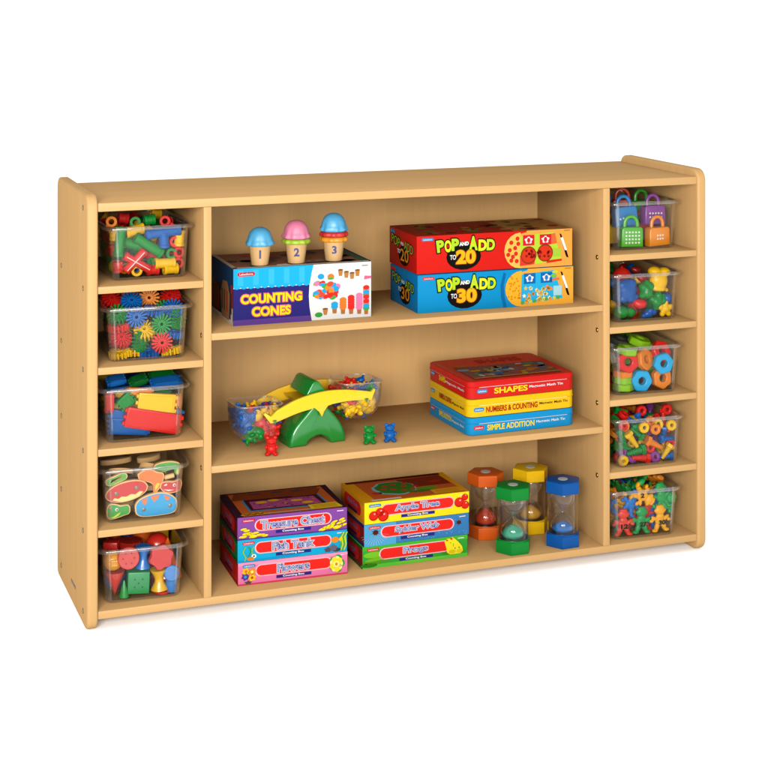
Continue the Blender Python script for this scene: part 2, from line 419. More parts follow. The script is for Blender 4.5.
A.poly([(.32, .05), (.42, .05), (.40, .14), (.33, .12)], '#E8DCCB', 5)
A.top('top_print', bx, w, d, h)

WAFER = mat('#DDB277', 0.55, 0.3)
def mk_cup(t, num):
    bm = bmesh.new()
    def mod(a, k): return 1+0.014*math.sin(12*a) if 1 < k < 9 else 1
    lathe(bm, [(0, 0.0002), (0.0128, 0.0002), (0.0138, 0.001), (0.0145, 0.008), (0.0152, 0.014), (0.0159, 0.020), (0.0166, 0.026), (0.0174, 0.032), (0.0180, 0.0370), (0.0178, 0.0385), (0.0165, 0.0385), (0.0150, 0.034), (0, 0.034)], 36, mod=mod)
    bmesh.ops.scale(bm, vec=(1.07, 1.07, .94), verts=bm.verts); part('cup', bm, WAFER, t)
    # the number follows the wall of the cup, turned to the viewer
    vs, fs = text_mesh(num, 0.035); x0, x1, y0, y1 = text_box(num); hgt = 0.0135; sc = hgt/(y1-y0)
    me = bpy.data.meshes.new('number'); a0 = -PI/2-0.25
    V = []
    for p in vs:
        x = (p[0]-(x0+x1)/2)*sc; z = 0.0140+(p[1]-y0)*sc; r = (0.0152+(z/.94-0.014)*0.115)*1.07+0.0008; a = a0+x/r
        V.append((r*math.cos(a), r*math.sin(a), z))
    me.from_pydata(V, [], fs); me.materials.append(mat('#1B2F78', 0.4)); link('number', me, t)
def mk_scoop(name, label, col, loc, flat=False, grp=None):
    bm = bmesh.new()
    def mod(a, k):
        e = {0: .0, 1: .05, 2: .05, 3: .035, 4: .02}.get(k, 0.0)
        return 1+e*math.sin(9*a)+e*.6*math.sin(14*a+1)+(.010*math.sin(6*a+k*2.1)+.008*math.sin(11*a-k*1.3) if k > 2 else 0)
    if flat: prof = [(0.0225, 0.0), (0.0262, 0.0015), (0.0272, 0.0045), (0.0262, 0.0085), (0.0225, 0.0100), (0, 0.0100)]
    else: prof = [(0.0225, 0.0), (0.0265, 0.0018), (0.0272, 0.0055), (0.0245, 0.0100), (0.0236, 0.0140), (0.0222, 0.0200), (0.0190, 0.0265), (0.0140, 0.0315), (0.0075, 0.0345), (0, 0.0355)]
    lathe(bm, [(0.0001, 0.0)]+prof if False else prof, 48, mod=mod)
    bm.faces.new([v for v in bm.verts if abs(v.co.z) < 1e-6][::-1])
    o = part(name, bm, mat(col, 0.42, 0.45, noise=0.05), None, Matrix.Translation(loc) @ Matrix.Rotation(rnd.random()*6, 4, 'Z') @ Matrix.Scale(.91, 4), ang=70)
    tag(o, label, 'toy scoop', grp); return o
zc = 0.476+0.0982+0.0010
for k, (x, y) in enumerate(((0.3145, 0.0700), (0.3810, 0.0705), (0.4510, 0.0720))):
    t = thing('toy_cone', ['tan toy ice cream cone numbered 1, leftmost on the counting cones carton', 'tan toy ice cream cone numbered 2, between the other two on the carton', 'tan toy ice cream cone numbered 3, rightmost on the carton'][k], 'toy cone', (x, y, zc), 0, 'toy cones on the carton')
    mk_cup(t, str(k+1)); z1 = zc+0.0340
    if k == 0: mk_scoop('toy_scoop', 'blue toy ice cream scoop on the cone numbered 1', '#52B4E6', (x, y, z1))
    if k == 1:
        mk_scoop('toy_scoop', 'flat lime green toy scoop under the pink one on the cone numbered 2', '#A8CE28', (x, y, z1), True)
        mk_scoop('toy_scoop', 'pink toy ice cream scoop topping the cone numbered 2', '#F088AE', (x, y, z1+0.0090))
    if k == 2:
        mk_scoop('toy_scoop', 'flat orange toy scoop lowest on the cone numbered 3', '#F6A01E', (x, y, z1), True)
        mk_scoop('toy_scoop', 'flat red toy scoop between the orange and blue ones on the cone numbered 3', '#DC2A2A', (x, y, z1+0.0090), True)
        mk_scoop('toy_scoop', 'blue toy ice cream scoop topping the cone numbered 3', '#54B6EA', (x, y, z1+0.0180))

# pop and add cartons ---------------------------------------------------------
def pop_front(A, n, base, logo, wide=True):
    s = 1.0
    def T(t, u0, u1, v0, v1, c, rot=0.0, k=1.0):
        for off, cc_, L in ((.13, '#14120F', 4), (.055, c, 6)): A.text(t, u0, v0, u1, v1, cc_, L, off, rot)
    if wide:
        A.ell(.295, .40, .110, '#14120F', 3, rv=.345)
        for i, (ch, u, v) in enumerate((('P', .128, .70), ('O', .176, .69), ('P', .222, .72))): T(ch, u, u+.038, v-.13, v+.15, '#B6DC2E' if i != 1 else '#D8E828', .12-.06*i)
        T('AND', .268, .325, .70, .79, '#F4F4F4', .05)
        for i, (ch, u, v) in enumerate((('A', .333, .72), ('D', .392, .69), ('D', .445, .69))): T(ch, u, u+.045, v-.14, v+(.19 if i == 0 else .12), '#C4E02E' if i != 1 else '#E8F030', -.02*i)
        A.text('TO', .208, .34, .245, .46, '#F4F4F4', 6, .02)
        for off, c, L in ((.085, '#B05A10', 5), (.05, '#FDB81E', 6)): A.text(n, .252, .235, .365, .56, c, L, off)
        A.logo(.03, .86, .075, .085, logo, 4)
        # right end: play mat picture, pen
        tan = '#F0A648' if n == '20' else '#F2AC3A'
        P = [(1, 0), (1, 1), (.70, 1)]
        for k in range(9): t = PI/2+PI*k/8; P.append((.66+.10*math.cos(t)+(.04*math.sin(t) if k < 4 else 0), .48+.48*math.sin(t)))
        P.append((.70, 0)); A.poly(P, tan, 2)
        if n == '20':
            P = [(.66+.105*math.cos(PI/2+PI*k/10), .48+.48*math.sin(PI/2+PI*k/10)) for k in range(11)]; A.poly(P, '#F4C05A', 3)
            for u, v in ((.60, .7), (.625, .55), (.59, .5), (.61, .32), (.635, .2), (.60, .22), (.64, .8), (.58, .38), (.63, .40), (.645, .66)): A.ell(u, v, .013, '#D8301E', 4)
        else:
            P = [(.56, .05)]+[(.66+.105*math.cos(PI/2+PI*k/10), .48+.48*math.sin(PI/2+PI*k/10)) for k in range(11)]; A.poly(P[1:], '#F5B22E', 3)
            for q in range(24): A.ell(.575+rnd.random()*.08, .15+rnd.random()*.66, .006, '#D88A18', 4)
            A.poly([(.545, 0), (.565, 0), (.55, .3), (.545, .6), (.56, .9), (.545, .95), (.525, .6), (.527, .3)], '#0E6AA8', 2)
        m0, m1 = ('#B8D83A', '#D8202A') if n == '20' else ('#28B0E0', '#1B7FC8')
        A.poly([(.655, .06), (.93, .16), (.875, .93), (.66, .86)], m0, 5)
        if n == '20':
            A.poly([(.655, .06), (.75, .09), (.76, .35), (.656, .34)], '#E43A30', 6)
            for u, v in ((.712, .34), (.82, .38)): A.ell(u, v, .052, '#8E3A1A', 7, rv=.24); A.ell(u, v, .045, '#D8381E', 8, rv=.20); 
            for q in range(22): A.ell(.69+.155*rnd.random(), .28+.2*rnd.random(), .008, '#8E1A14', 9)
            A.poly([(.86, .60), (.90, .62), (.885, .90), (.85, .88)], '#E06A3A', 6); A.rect(.872, .26, .922, .48, '#A8CC3C', 7); A.poly([(.83, .1), (.93, .14), (.93, .2), (.83, .17)], '#D8281E', 7)
        else:
            for q in range(34):
                u = .675+.18*rnd.random(); A.ell(u, .16+.34*rnd.random(), .010, ['#F0C038', '#F4E07A', '#E89028', '#F0F0E0'][q % 4], 7, wob=.3)
            A.rect(.868, .24, .922, .50, '#A8D8E0', 7); A.poly([(.845, .63), (.91, .66), (.905, .72), (.845, .70)], '#E8742A', 7); A.ell(.87, .78, .02, '#7AC03A', 8, rv=.05); A.ell(.88, .88, .02, '#D0D03A', 8, rv=.04)
            for q in range(10): A.ell(.665+.026*q, .09+.009*q+.02*rnd.random(), .011, ['#5AA838', '#F0A030', '#D8D040'][q % 3], 7, rv=.05)
        for u in (.675, .785):
            A.rect(u, .60, u+.075, .88, m1 if n == '20' else '#1668B0', 7); A.ell(u+.037, .74, .024, '#F0E8E8', 8, rv=.09, wob=.2); A.ell(u+.037, .74, .011, m1, 9, rv=.07)
        A.poly([(.915, .88), (.927, .86), (.967, .34), (.975, .22), (.962, .23), (.955, .30)], '#171310', 5)
        A.poly([(.922, .76), (.937, .78), (.965, .42), (.950, .42)], '#F0F0F0', 6)
        A.rect(.945, .945, .985, .965, '#8A6A3A', 5)
def pop_side(A, n, logo, base):
    A.ell(.55, .35, .20, '#14120F', 3, rv=.27)
    for off, c, L in ((.09, '#14120F', 4), (.01, '#93B42C', 6)):
        A.text('POP', .10, .56, .40, .80, c, L, off, -.12); A.text('ADD', .57, .50, .88, .72, c, L, off, -.12)
    A.text('AND', .43, .62, .55, .70, '#F4F4F4', 7, .02, -.1); A.text('TO', .32, .38, .42, .48, '#F4F4F4', 6, .02)
    A.text(n, .43, .20, .72, .52, '#E08C1C', 6, .01); A.pill(.05, .86, .22, .94, logo, 3)
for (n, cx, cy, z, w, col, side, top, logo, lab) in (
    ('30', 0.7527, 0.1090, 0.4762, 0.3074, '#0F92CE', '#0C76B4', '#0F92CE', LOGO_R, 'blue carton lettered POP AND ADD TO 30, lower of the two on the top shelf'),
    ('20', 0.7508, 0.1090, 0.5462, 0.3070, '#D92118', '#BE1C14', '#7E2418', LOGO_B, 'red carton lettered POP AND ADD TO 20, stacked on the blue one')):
    d, h = 0.144, 0.0682
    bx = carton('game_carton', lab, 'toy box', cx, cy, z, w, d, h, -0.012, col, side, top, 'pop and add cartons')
    A = Art(w, h); pop_front(A, n, col, logo); A.front('front_print', bx, w, d)
    A = Art(d, h); pop_side(A, n, logo, side); A.left('side_print', bx, w, d)
    if n == '20':
        A = Art(w, d); A.rect(.0, .0, .62, 1, '#A83422', 1); A.rect(.62, 0, 1, 1, '#C08A48', 1)
        for q in range(40): A.ell(.06+.9*rnd.random(), .1+.8*rnd.random(), .02+.03*rnd.random(), ['#5A1A12', '#A8442A', '#8A6A34', '#B02A1E', '#6A7A30', '#C88A4A'][q % 6], 2+q % 3, rv=.04+.04*rnd.random())
        A.top('top_print', bx, w, d, h)

# maths tins -----------------------------------------------------------------------
def tin(label, z, col, dark, word, wcol, logo, last):
    w, d, h = 0.2180, 0.182, 0.0325
    t = thing('storage_tin', label, 'tin', (0.7945, 0.1155, z), 0.035, 'stacked maths tins')
    def ring(e, zz, r=0.014): return [(p[0], p[1], zz) for p in rrect(w/2-e, d/2-e, r, 6)]
    bm = bmesh.new(); loft(bm, [ring(0.0015, 0.0003), ring(0.0005, 0.0012), ring(0.0005, 0.0210)]); part('tin_body', bm, mat(col, 0.3, 0.08), t)
    bm = bmesh.new(); loft(bm, [ring(0.0004, 0.0212), ring(-0.0004, 0.0216), ring(-0.0004, 0.0225), ring(0.0002, 0.0232), ring(0.0002, 0.0303), ring(0.0012, 0.0318), ring(0.0030, 0.0323), ring(0.006, 0.0320), ring(0.0075, 0.0318)])
    part('tin_lid', bm, mat(col, 0.3, 0.08), t)
    A = Art(w, h)
    U0, U1, U2 = {'SHAPES': (.24, .545, .88), 'NUMBERS & COUNTING': (.165, .64, .925), 'SIMPLE ADDITION': (.175, .61, .90)}[word]; nW = len(word)*.0225
    A.text(word, U0, .24, U1, .54, wcol, 3, .03 if last != 'x' else .03)
    A.text('Magnetic Math Tin', U1+.02, .33, U2, .50, '#F4F4F4' if wcol != '#B02018' else '#282018', 3, .015)
    A.rect(.10, .635, .92, .66, '#F2DADA' if wcol != '#B02018' else '#FFF2B0', 3)
    A.logo(.05 if word != 'SHAPES' else .08, .32, .095, .22, logo, 3)
    A.build('front_print', t, (-w/2, -d/2+0.0004, 0), (1, 0, 0), (0, 0, 1), (0, -1, 0))
    A = Art(d, h)
    A.text(word, .30, .30, .30+min(.30, nW*1.1), .58, wcol, 3, .03); A.text('Magnetic Math', .30+min(.32, nW*1.15), .30, .9, .46, '#F4F4F4' if wcol != '#B02018' else '#282018', 3, .01); A.logo(.09, .40, .10, .2, logo, 3)
    A.rect(.10, .635, .92, .66, '#C8A0A0' if wcol != '#B02018' else '#E8D890', 3)
    A.build('side_print', t, (-w/2+0.0004, d/2, 0), (0, -1, 0), (0, 0, 1), (-1, 0, 0))
    return t, w, d
tin('light blue tin lettered SIMPLE ADDITION, bottom of the tin stack', 0.2522, '#1496D4', '', 'SIMPLE ADDITION', '#F8E030', LOGO_R, '')
tin('yellow tin lettered NUMBERS & COUNTING, middle of the tin stack', 0.2849, '#F8C614', '', 'NUMBERS & COUNTING', '#B02018', LOGO_B, '')
t, w, d = tin('red tin lettered SHAPES, top of the tin stack', 0.3176, '#D8201C', '', 'SHAPES', '#FDE01E', LOGO_B, '')
A = Art(w, d)
A.text('SHAPES', .38, .72, .80, .86, '#B8481E', 1, .02)
A.poly([(.10, .10), (.92, .10), (.92, .60), (.10, .60)], '#8A5A50', 1)
for q in range(46):
    c = ['#3A70A0', '#C8742A', '#8AA0A8', '#B0A040', '#5A8A60', '#C0402A', '#C8C0B0', '#30506A', '#E0A020'][q % 9]
    A.ell(.14+.74*rnd.random(), .15+.40*rnd.random(), .015+.05*rnd.random(), c, 2+q % 5, rv=.02+.03*rnd.random(), rot=rnd.random()*.6)
A.ell(.18, .64, .07, '#D0701E', 6, rv=.05)
A.rect(.10, .10, .92, .115, '#E8B040', 7)
A.top('lid_print', t, w, d, 0.0322)

# counting box stacks ---------------------------------------------------------------
NAVY = '#2A2A80'
def cbox(label, cx, cy, z, rz, w, d, h, col, side, word, logo, deco, sideband, topart=None, grp='counting boxes'):
    t = carton('game_carton', label, 'toy box', cx, cy, z, w, d, h, rz, col, side, col, grp)
    A = Art(w, h)
    deco(A)
    full = word not in ('Apple Tree', 'Frogs', 'Flowers')
    u0, u1 = .165, .845
    A.pill(u0-.012, .33, u1+.012, .86, '#F6C4CC', 3); A.pill(u0, .37, u1, .82, '#EE2A22', 4)
    L = len(word); tw = .041*L if L > 6 else .045*L; c0 = .50
    for off, c, l in ((.10, '#F2E8EC', 5), (.045, '#4A3F98', 6), (.0, '#A8C0DC', 7)): A.text(word, c0-tw/2, .44, c0+tw/2, .76, c, l, off)
    A.rect(.345, .165, .665, .30, NAVY, 5)
    A.text('Counting Box', .405, .185, .60, .285, '#F2F2F2', 7, .03)
    A.logo(.04, .78, .115, .13, logo, 8)
    A.rect(.905, .86, .965, .90, '#E8E0F0', 5)
    if hasattr(deco, 'over'): deco.over(A)
    A.front('front_print', t, w, d)
    A = Art(d, h)
    A.pill(.14, .22, .86, .84, '#C9241C', 2); A.text(word, .30, .46, .72, .72, '#7A6A9A', 3, .03); A.rect(.32, .24, .70, .36, '#221C50', 3)
    A.rect(.0, .86, 1, 1, sideband, 1); A.rect(.0, .0, 1, .13, sideband, 1)
    A.left('side_print', t, w, d)
    if topart:
        A = Art(w, d); topart(A); A.top('top_print', t, w, d, h)
    return t
def coins(A):
    for q in range(16):
        u = .0; 
        a = q/16; u = .03+.22*a*(1 if q % 2 else .55)+.01; v = .07+.42*(1-a)*rnd.random()
        A.ell(u, v+.02, .030, '#B88A10', 9+q % 3, rv=.05, rot=.1); A.ell(u, v+.035, .028, '#F8E01E', 10+q % 3, rv=.045, rot=.1)
    for q in range(20):
        a = q/20; u = .97-.22*a; v = .09+.50*(1-a)*rnd.random()
        A.ell(min(u, .968), v+.02, .030, '#B88A10', 9+q % 3, rv=.05, rot=.3); A.ell(min(u, .968), v+.035, .028, '#F8E01E', 10+q % 3, rv=.045, rot=.3)
class D_: pass
def mkdeco(under, over=None):
    f = lambda A: under(A)
    class _D:
        def __call__(s, A): under(A)
    dd = _D()
    if over: dd.over = over
    return dd
def fish_over(A):
    for (u, k) in ((.055, 1), (.10, -1), (.13, 1)):
        P = [(u+.012*math.sin(i*.9)*k, .08+i*.075) for i in range(9)]; A.poly(P+[(p[0]+.012, p[1]) for p in P[::-1]], '#8CC41E' if k > 0 else '#2E9A3A', 9)
    A.ell(.115, .16, .030, '#E87A28', 10, rv=.08); A.ell(.145, .26, .022, '#F0F0F0', 10, rv=.09); A.ell(.145, .26, .009, '#303030', 11, rv=.04)
    A.ell(.885, .60, .034, '#EE8A22', 10, rv=.13); A.poly([(.915, .6), (.945, .72), (.94, .48)], '#F4C41E', 10)
    for k in range(4): u = .93+.015*k; A.poly([(u, .1), (u+.02, .35), (u+.008, .7), (u+.03, .9), (u+.02, .9), (u-.006, .68), (u+.008, .35), (u-.01, .1)], '#C8DC22' if k % 2 else '#5AA82A', 9)
    A.ell(.82, .18, .03, '#5A4A60', 9, rv=.11, wob=.2); A.ell(.87, .24, .034, '#6A6070', 10, rv=.14, wob=.15); A.ell(.90, .14, .04, '#38404A', 9, rv=.08)
def flower_over(A):
    for k in range(5): a = k*1.26; A.ell(.90+.045*math.cos(a), .52+.27*math.sin(a), .028, '#2E9A3A', 8, rv=.16, rot=a)
    for k in range(9): a = 2*PI*k/9; A.ell(.895+.036*math.cos(a), .50+.22*math.sin(a), .026, '#F6E22A' if k % 2 else '#FBF29A', 9+k % 2, rv=.14)
    A.ell(.895, .50, .028, '#FBF08A', 11, rv=.15); A.ell(.895, .50, .013, '#D8901A', 12, rv=.07)
    for u, v, c, e in ((.07, .62, '#F4C01E', '#D8701E'), (.125, .58, '#F09A1E', '#F8F0A0'), (.065, .38, '#5A3A98', '#30A0E0'), (.125, .32, '#F8C81E', '#D83020')): A.ell(u, v, .034, c, 9, rv=.15, wob=.22, k=6); A.ell(u, v, .012, e, 10, rv=.06)
    A.ell(.09, .12, .03, '#5A4A38', 9, rv=.07, wob=.3)
def treasure_top(A):
    A.rect(0, 0, 1, 1, '#3A1C2A', 0.5)
    A.poly([(.06, .02), (.96, .02), (.94, .95), (.06, .95)], '#D0662A', 1)
    A.poly([(.14, .18), (.88, .18), (.86, .66), (.14, .66)], '#3A90B8', 2); A.poly([(.16, .22), (.86, .22), (.84, .66), (.16, .66)], '#4A1420', 3)
    A.poly([(.19, .26), (.82, .26), (.80, .58), (.20, .58)], '#B8508C', 4)
    A.poly([(.05, .66), (.80, .66), (.92, .95), (.12, .95)], '#8A3C1E', 5); A.poly([(.60, .60), (.84, .62), (.92, .86), (.66, .84)], '#8A3C18', 6)
    for q in range(40): A.ell(.2+.6*rnd.random(), .28+.28*rnd.random(), .012, ['#C04A8A', '#6A50B0', '#D88A20', '#7A2A40'][q % 4], 5)
    for u, v in ((.30, .50), (.42, .54), (.62, .46), (.70, .34)): A.ell(u, v, .055, '#F0B418', 7, rv=.045)
    for q in range(7): A.ell(.07+.03*q, .06+.02*(q % 2), .03, '#E8A81A', 7, rv=.03)
    A.rect(.20, .04, .86, .07, '#C8B8A0', 6)
    A.poly([(.68, .04), (.97, .04), (.94, .24), (.68, .22)], '#F4D028', 8)
    for q in range(4): A.rect(.71, .07+.035*q, .93, .085+.035*q, '#B88A20', 9)
    for k, (u, v) in enumerate(((.3, .86), (.5, .86), (.7, .84))): A.ell(u, v, .06, '#2A3A50', 7, rv=.02)
w, d, h = 0.1965, 0.138, 0.0388
LA = ((0.032+0.0002, 0.3655, 0.0995, -0.030, '#F07EAE', '#C02418', 'Flowers', LOGO_B, flower_over, '#B01E18', None, 'pink carton lettered Flowers, bottom of the left stack on the bottom shelf'),
      (0.0712, 0.3650, 0.0995, -0.033, '#14AEDC', '#167038', 'Fish Tank', LOGO_R, fish_over, '#125C30', None, 'turquoise carton lettered Fish Tank, middle of the left stack on the bottom shelf'),
      (0.1102, 0.3650, 0.0990, -0.037, '#8A4CA4', '#6A1A18', 'Treasure Chest', LOGO_R, coins, '#3A1830', treasure_top, 'purple carton lettered Treasure Chest, top of the left stack on the bottom shelf'))
for z, cx, cy, rz, col, side, word, logo, over, sb, tp, lab in LA:
    under = (lambda A: (A.rect(0, .86, 1, 1, '#F49AC0', 1), A.rect(0, 0, 1, .07, '#D83A5A', 1))) if word == 'Flowers' else ((lambda A: A.poly([(0, .1), (.25, .1), (.6, .18), (.55, .04), (0, 0)], '#0E98CC', 1)) if word == 'Fish Tank' else (lambda A: A.rect(0, 0, 1, .05, '#4A2A80', 1)))
    cbox(lab, cx, cy, z, rz, w, d, h, col, side, word, logo, mkdeco(under, over), sb, tp)
def apples(A):
    for u, v, r in ((.085, .38, .045), (.145, .50, .045), (.175, .33, .050), (.90, .55, .046), (.955, .76, .032), (.958, .40, .038)):
        A.ell(u, v, r, '#B81810', 9, rv=r*4.9); A.ell(u-.002, v+.02, r*.86, '#E2281C', 10, rv=r*4.2); A.ell(u+.008, v+.09, r*.2, '#F4A8A0', 11, rv=r*.8)
def web_over(A):
    for k in range(14):
        a = -.2-PI*k/15*1.0; A.poly([(.10, .58), (.10+.13*math.cos(a)+.002, .58+.55*math.sin(a)), (.10+.13*math.cos(a)-.004, .58+.55*math.sin(a))], '#9AD0E8', 8)
    for (u, v, r) in ((.105, .62, .026), (.90, .62, .020)):
        for k in range(8): a = k*PI/4+.3; A.poly([(u, v+.02), (u+2*r*math.cos(a), v+9*r*math.sin(a)), (u, v-.02)], '#3A1410', 9)
        A.ell(u, v, r, '#5A2018', 10, rv=r*4.4)
def web_under(A):
    A.rect(0, 0, .30, 1, '#52A8D8', 1)
    for q in range(70): A.ell(.3+.68*rnd.random(), .04+.9*rnd.random(), .004, '#6AB0E0', 1)
def frog_under(A):
    A.rect(0, .8, 1, 1, '#4AB82E', 1); A.rect(0, 0, 1, .16, '#5AC03A', 1)
    A.ell(.10, .60, .09, '#7AC82A', 2, rv=.14); A.ell(.17, .34, .17, '#4E9A20', 2, rv=.16, rot=.1); A.ell(.14, .40, .12, '#78B828', 3, rv=.08, rot=.1)
    A.ell(.06, .14, .08, '#2E7A1E', 2, rv=.10); A.ell(.55, .10, .25, '#6CC434', 2, rv=.07)
def frog_over(A):
    A.ell(.86, .27, .11, '#3C8A1E', 5, rv=.10)
    A.poly([(.80, .28), (.79, .55), (.775, .80), (.80, .93), (.83, .92), (.85, .98), (.875, .88), (.91, .72), (.945, .50), (.955, .28), (.93, .18), (.83, .18)], '#F4E428', 9)
    A.ell(.85, .30, .035, '#D8C020', 10, rv=.09); A.ell(.92, .30, .03, '#E0CA22', 10, rv=.10); A.ell(.842, .90, .012, '#D8402A', 11, rv=.05); A.ell(.80, .85, .010, '#D8402A', 11, rv=.04)
    for q in range(8): A.ell(.83+.1*rnd.random(), .4+.35*rnd.random()*(1-q/16), .005, '#5A5A14', 11, rv=.02)
def apple_top(A):
    A.rect(0, 0, 1, 1, '#F0A416', 0.5)
    A.poly([(.12, .03), (.97, .03), (.93, .93), (.10, .90)], '#D0602A', 1); A.poly([(.03, .90), (.95, .90), (.95, .99), (.03, .99)], '#5A1A10', 1)
    A.poly([(.50, .45), (.94, .45), (.93, .88), (.50, .86)], '#8A2E14', 2)
    A.ell(.40, .50, .205, '#8CC4D0', 3, rv=.31, wob=.05, k=7); A.ell(.41, .51, .185, '#3C8428', 4, rv=.28, wob=.06, k=7)
    for u, v in ((.34, .62), (.42, .66), (.30, .50), (.38, .45), (.50, .55), (.46, .36), (.54, .68), (.60, .50), (.55, .38)): A.ell(u, v, .030, '#D8301E', 5, rv=.035)
    A.ell(.68, .35, .10, '#6A9A28', 4, rv=.08); A.ell(.60, .25, .12, '#4A7A20', 5, rv=.05); A.ell(.2, .35, .05, '#C83A20', 3, rv=.05); A.ell(.82, .62, .06, '#B83018', 4, rv=.05)
    A.rect(.08, .025, .36, .085, '#E4DCC8', 6); A.poly([(.68, .04), (.98, .04), (.95, .25), (.68, .24)], '#EFA922', 6)
    for q in range(4): A.rect(.71, .07+.035*q, .93, .085+.035*q, '#D08A18', 7)
w, d, h = 0.2015, 0.126, 0.0388
LB = ((0.0322, 0.5935, 0.1010, 0.006, '#34A83A', '#7A1E18', 'Frogs', LOGO_R, frog_under, frog_over, '#2A5A20', None, 'green carton lettered Frogs, bottom of the right stack on the bottom shelf'),
      (0.0712, 0.5960, 0.1000, 0.008, '#3C80BE', '#7A1E1C', 'Spider Web', LOGO_R, web_under, web_over, '#2A2A6A', None, 'blue carton lettered Spider Web, middle of the right stack on the bottom shelf'),
      (0.1102, 0.5965, 0.0995, 0.006, '#FBE81E', '#E08A18', 'Apple Tree', LOGO_B, lambda A: None, apples, '#E0941C', apple_top, 'yellow carton lettered Apple Tree, top of the right stack on the bottom shelf'))
for z, cx, cy, rz, col, side, word, logo, under, over, sb, tp, lab in LB:
    cbox(lab, cx, cy, z, rz, w, d, h, col, side, word, logo, mkdeco(under, over), sb, tp)

# sand timers ------------------------------------------------------------------------
def timer(label, x, y, rz, top, side, sandc, heap):
    t = thing('sand_timer', label, 'sand timer', (x, y, 0.0322), rz, 'sand timers')
    r = 0.0345
    hexa = [(r*math.cos(PI/3*k), r*math.sin(PI/3*k)) for k in range(6)]
    mm = mat(side, 0.3, 0.12)
    bm = bmesh.new(); prism(bm, hexa, 0.0, 0.0225, 'XY', 0.0016, 3); lathe(bm, [(0.0296, 0.0224), (0.0296, 0.0245), (0.0280, 0.0245), (0.0280, 0.0226)], 32)
    part('bottom_cap', bm, mm, t)
    bm = bmesh.new(); lathe(bm, [(0.0272, 0.0246), (0.0272, 0.0252), (0, 0.0252)], 32); part('inner_disc', bm, mat('#1C1A20', 0.3), t)
    bm = bmesh.new(); prism(bm, hexa, 0.0975, 0.1195, 'XY', 0.0022, 3)
    cp = part('top_cap', bm, mm, t)
    bm = bmesh.new(); lathe(bm, [(0.0092, 0.1195), (0.0092, 0.1200), (0, 0.1201)], 28); part('cap_label', bm, mat('#D8DCD8', 0.4), cp)
    bm = bmesh.new(); lathe(bm, [(0.0284, 0.0246), (0.0284, 0.0975), (0.0275, 0.0975), (0.0275, 0.0246)], 48, close=True); part('clear_tube', bm, CLEAR_TUBE, t)
    prof = [(0.020, 0.0255), (0.0222, 0.032), (0.0215, 0.040), (0.0165, 0.0485), (0.0090, 0.0545), (0.0034, 0.0590), (0.0022, 0.0610), (0.0034, 0.0630), (0.0090, 0.0675), (0.0165, 0.0735), (0.0215, 0.082), (0.0222, 0.090), (0.0200, 0.0970)]
    bm = bmesh.new(); lathe(bm, prof, 36); part('glass_bulbs', bm, CLEAR_BULB, t, ang=80)
    bm = bmesh.new(); lathe(bm, [(0, 0.0256), (0.0190, 0.0256), (0.0206, 0.0305), (0.0203, 0.0255+heap*.36), (0.0150, 0.0255+heap*.62), (0.0075, 0.0255+heap*.88), (0.0025, 0.0255+heap*.985), (0, 0.0255+heap)], 36)
    part('sand', bm, mat(sandc, 0.85, 0.2, noise=0.25), t, ang=80)
timer('orange hexagonal sand timer behind the green one', 0.7710, 0.1310, -0.27, '', '#E8641C', '#D8441A', 0.026)
timer('green hexagonal sand timer at the shelf edge, left of the blue one', 0.7850, 0.0385, 0.02, '', '#0C8C34', '#30B890', 0.021)
timer('yellow hexagonal sand timer behind the green and blue ones', 0.8630, 0.1300, -0.10, '', '#FBC814', '#F0B030', 0.022)
timer('blue hexagonal sand timer closest to the right divider', 0.8860, 0.0385, 0.05, '', '#0B58A8', '#1478D0', 0.016)

# bucket balance --------------------------------------------------------------------------
BX, BY, BA = 0.4195, 0.0640, 0.10
bal = thing('bucket_balance', 'green and yellow bucket balance with two clear tubs full of bear counters', 'balance scale', (BX, BY, 0.2522), BA)
G = mat('#0C9034', 0.18, 0.6); Yl = mat('#FBDA14', 0.28); Yd = mat('#F8C414', 0.28)
def spline(pts, n=4):
    out = []
    for i in range(len(pts)-1):
        p0 = pts[max(i-1, 0)]; p1 = pts[i]; p2 = pts[i+1]; p3 = pts[min(i+2, len(pts)-1)]
        for k in range(n):
            t = k/n
            out.append(tuple(0.5*((2*p1[j])+(-p0[j]+p2[j])*t+(2*p0[j]-5*p1[j]+4*p2[j]-p3[j])*t*t+(-p0[j]+3*p1[j]-3*p2[j]+p3[j])*t**3) for j in (0, 1)))
    return out+[pts[-1]]
outl = spline([(-.0530, 0.0), (-.0525, .012), (-.0480, .026), (-.0385, .040), (-.0260, .0525), (-.0150, .0640), (-.0050, .0745)])+spline([(.0100, .0745), (.0175, .0660), (.0265, .0560), (.0380, .0430), (.0480, .0280), (.0530, .0130), (.0540, 0.0)])
outl += spline([(.0265, 0.0), (.0200, .0100), (.0030, .0165), (-.0150, .0100), (-.0215, 0.0)])
bm = bmesh.new(); prism(bm, outl, 0.000, 0.056, 'XZ', 0.0048, 4); part('base', bm, G, bal, ang=50)
beam = spline([(-.081, .0714), (-.043, .0865), (.005, .0950), (.0486, .0940), (.0928, .0868)])+[(.1000, .0850), (.1062, .0900), (.1085, .0880), (.1010, .0700)]
beam += spline([(.100, .0700), (.058, .0730), (.0250, .0710)])+[(.0160, .0690), (.0085, .0600), (.0041, .0505), (-.0010, .0600), (-.0105, .0680)]+spline([(-.0200, .0660), (-.043, .0620), (-.0830, .0510), (-.094, .0505)])+[(-.1060, .0665), (-.1035, .0700), (-.0925, .0620)]
for y0, mm in ((-.0085, Yl), (.0790, Yd)):
    bm = bmesh.new(); prism(bm, beam, y0, y0+.0065, 'XZ', 0.0012, 2); part('beam', bm, mm, bal)
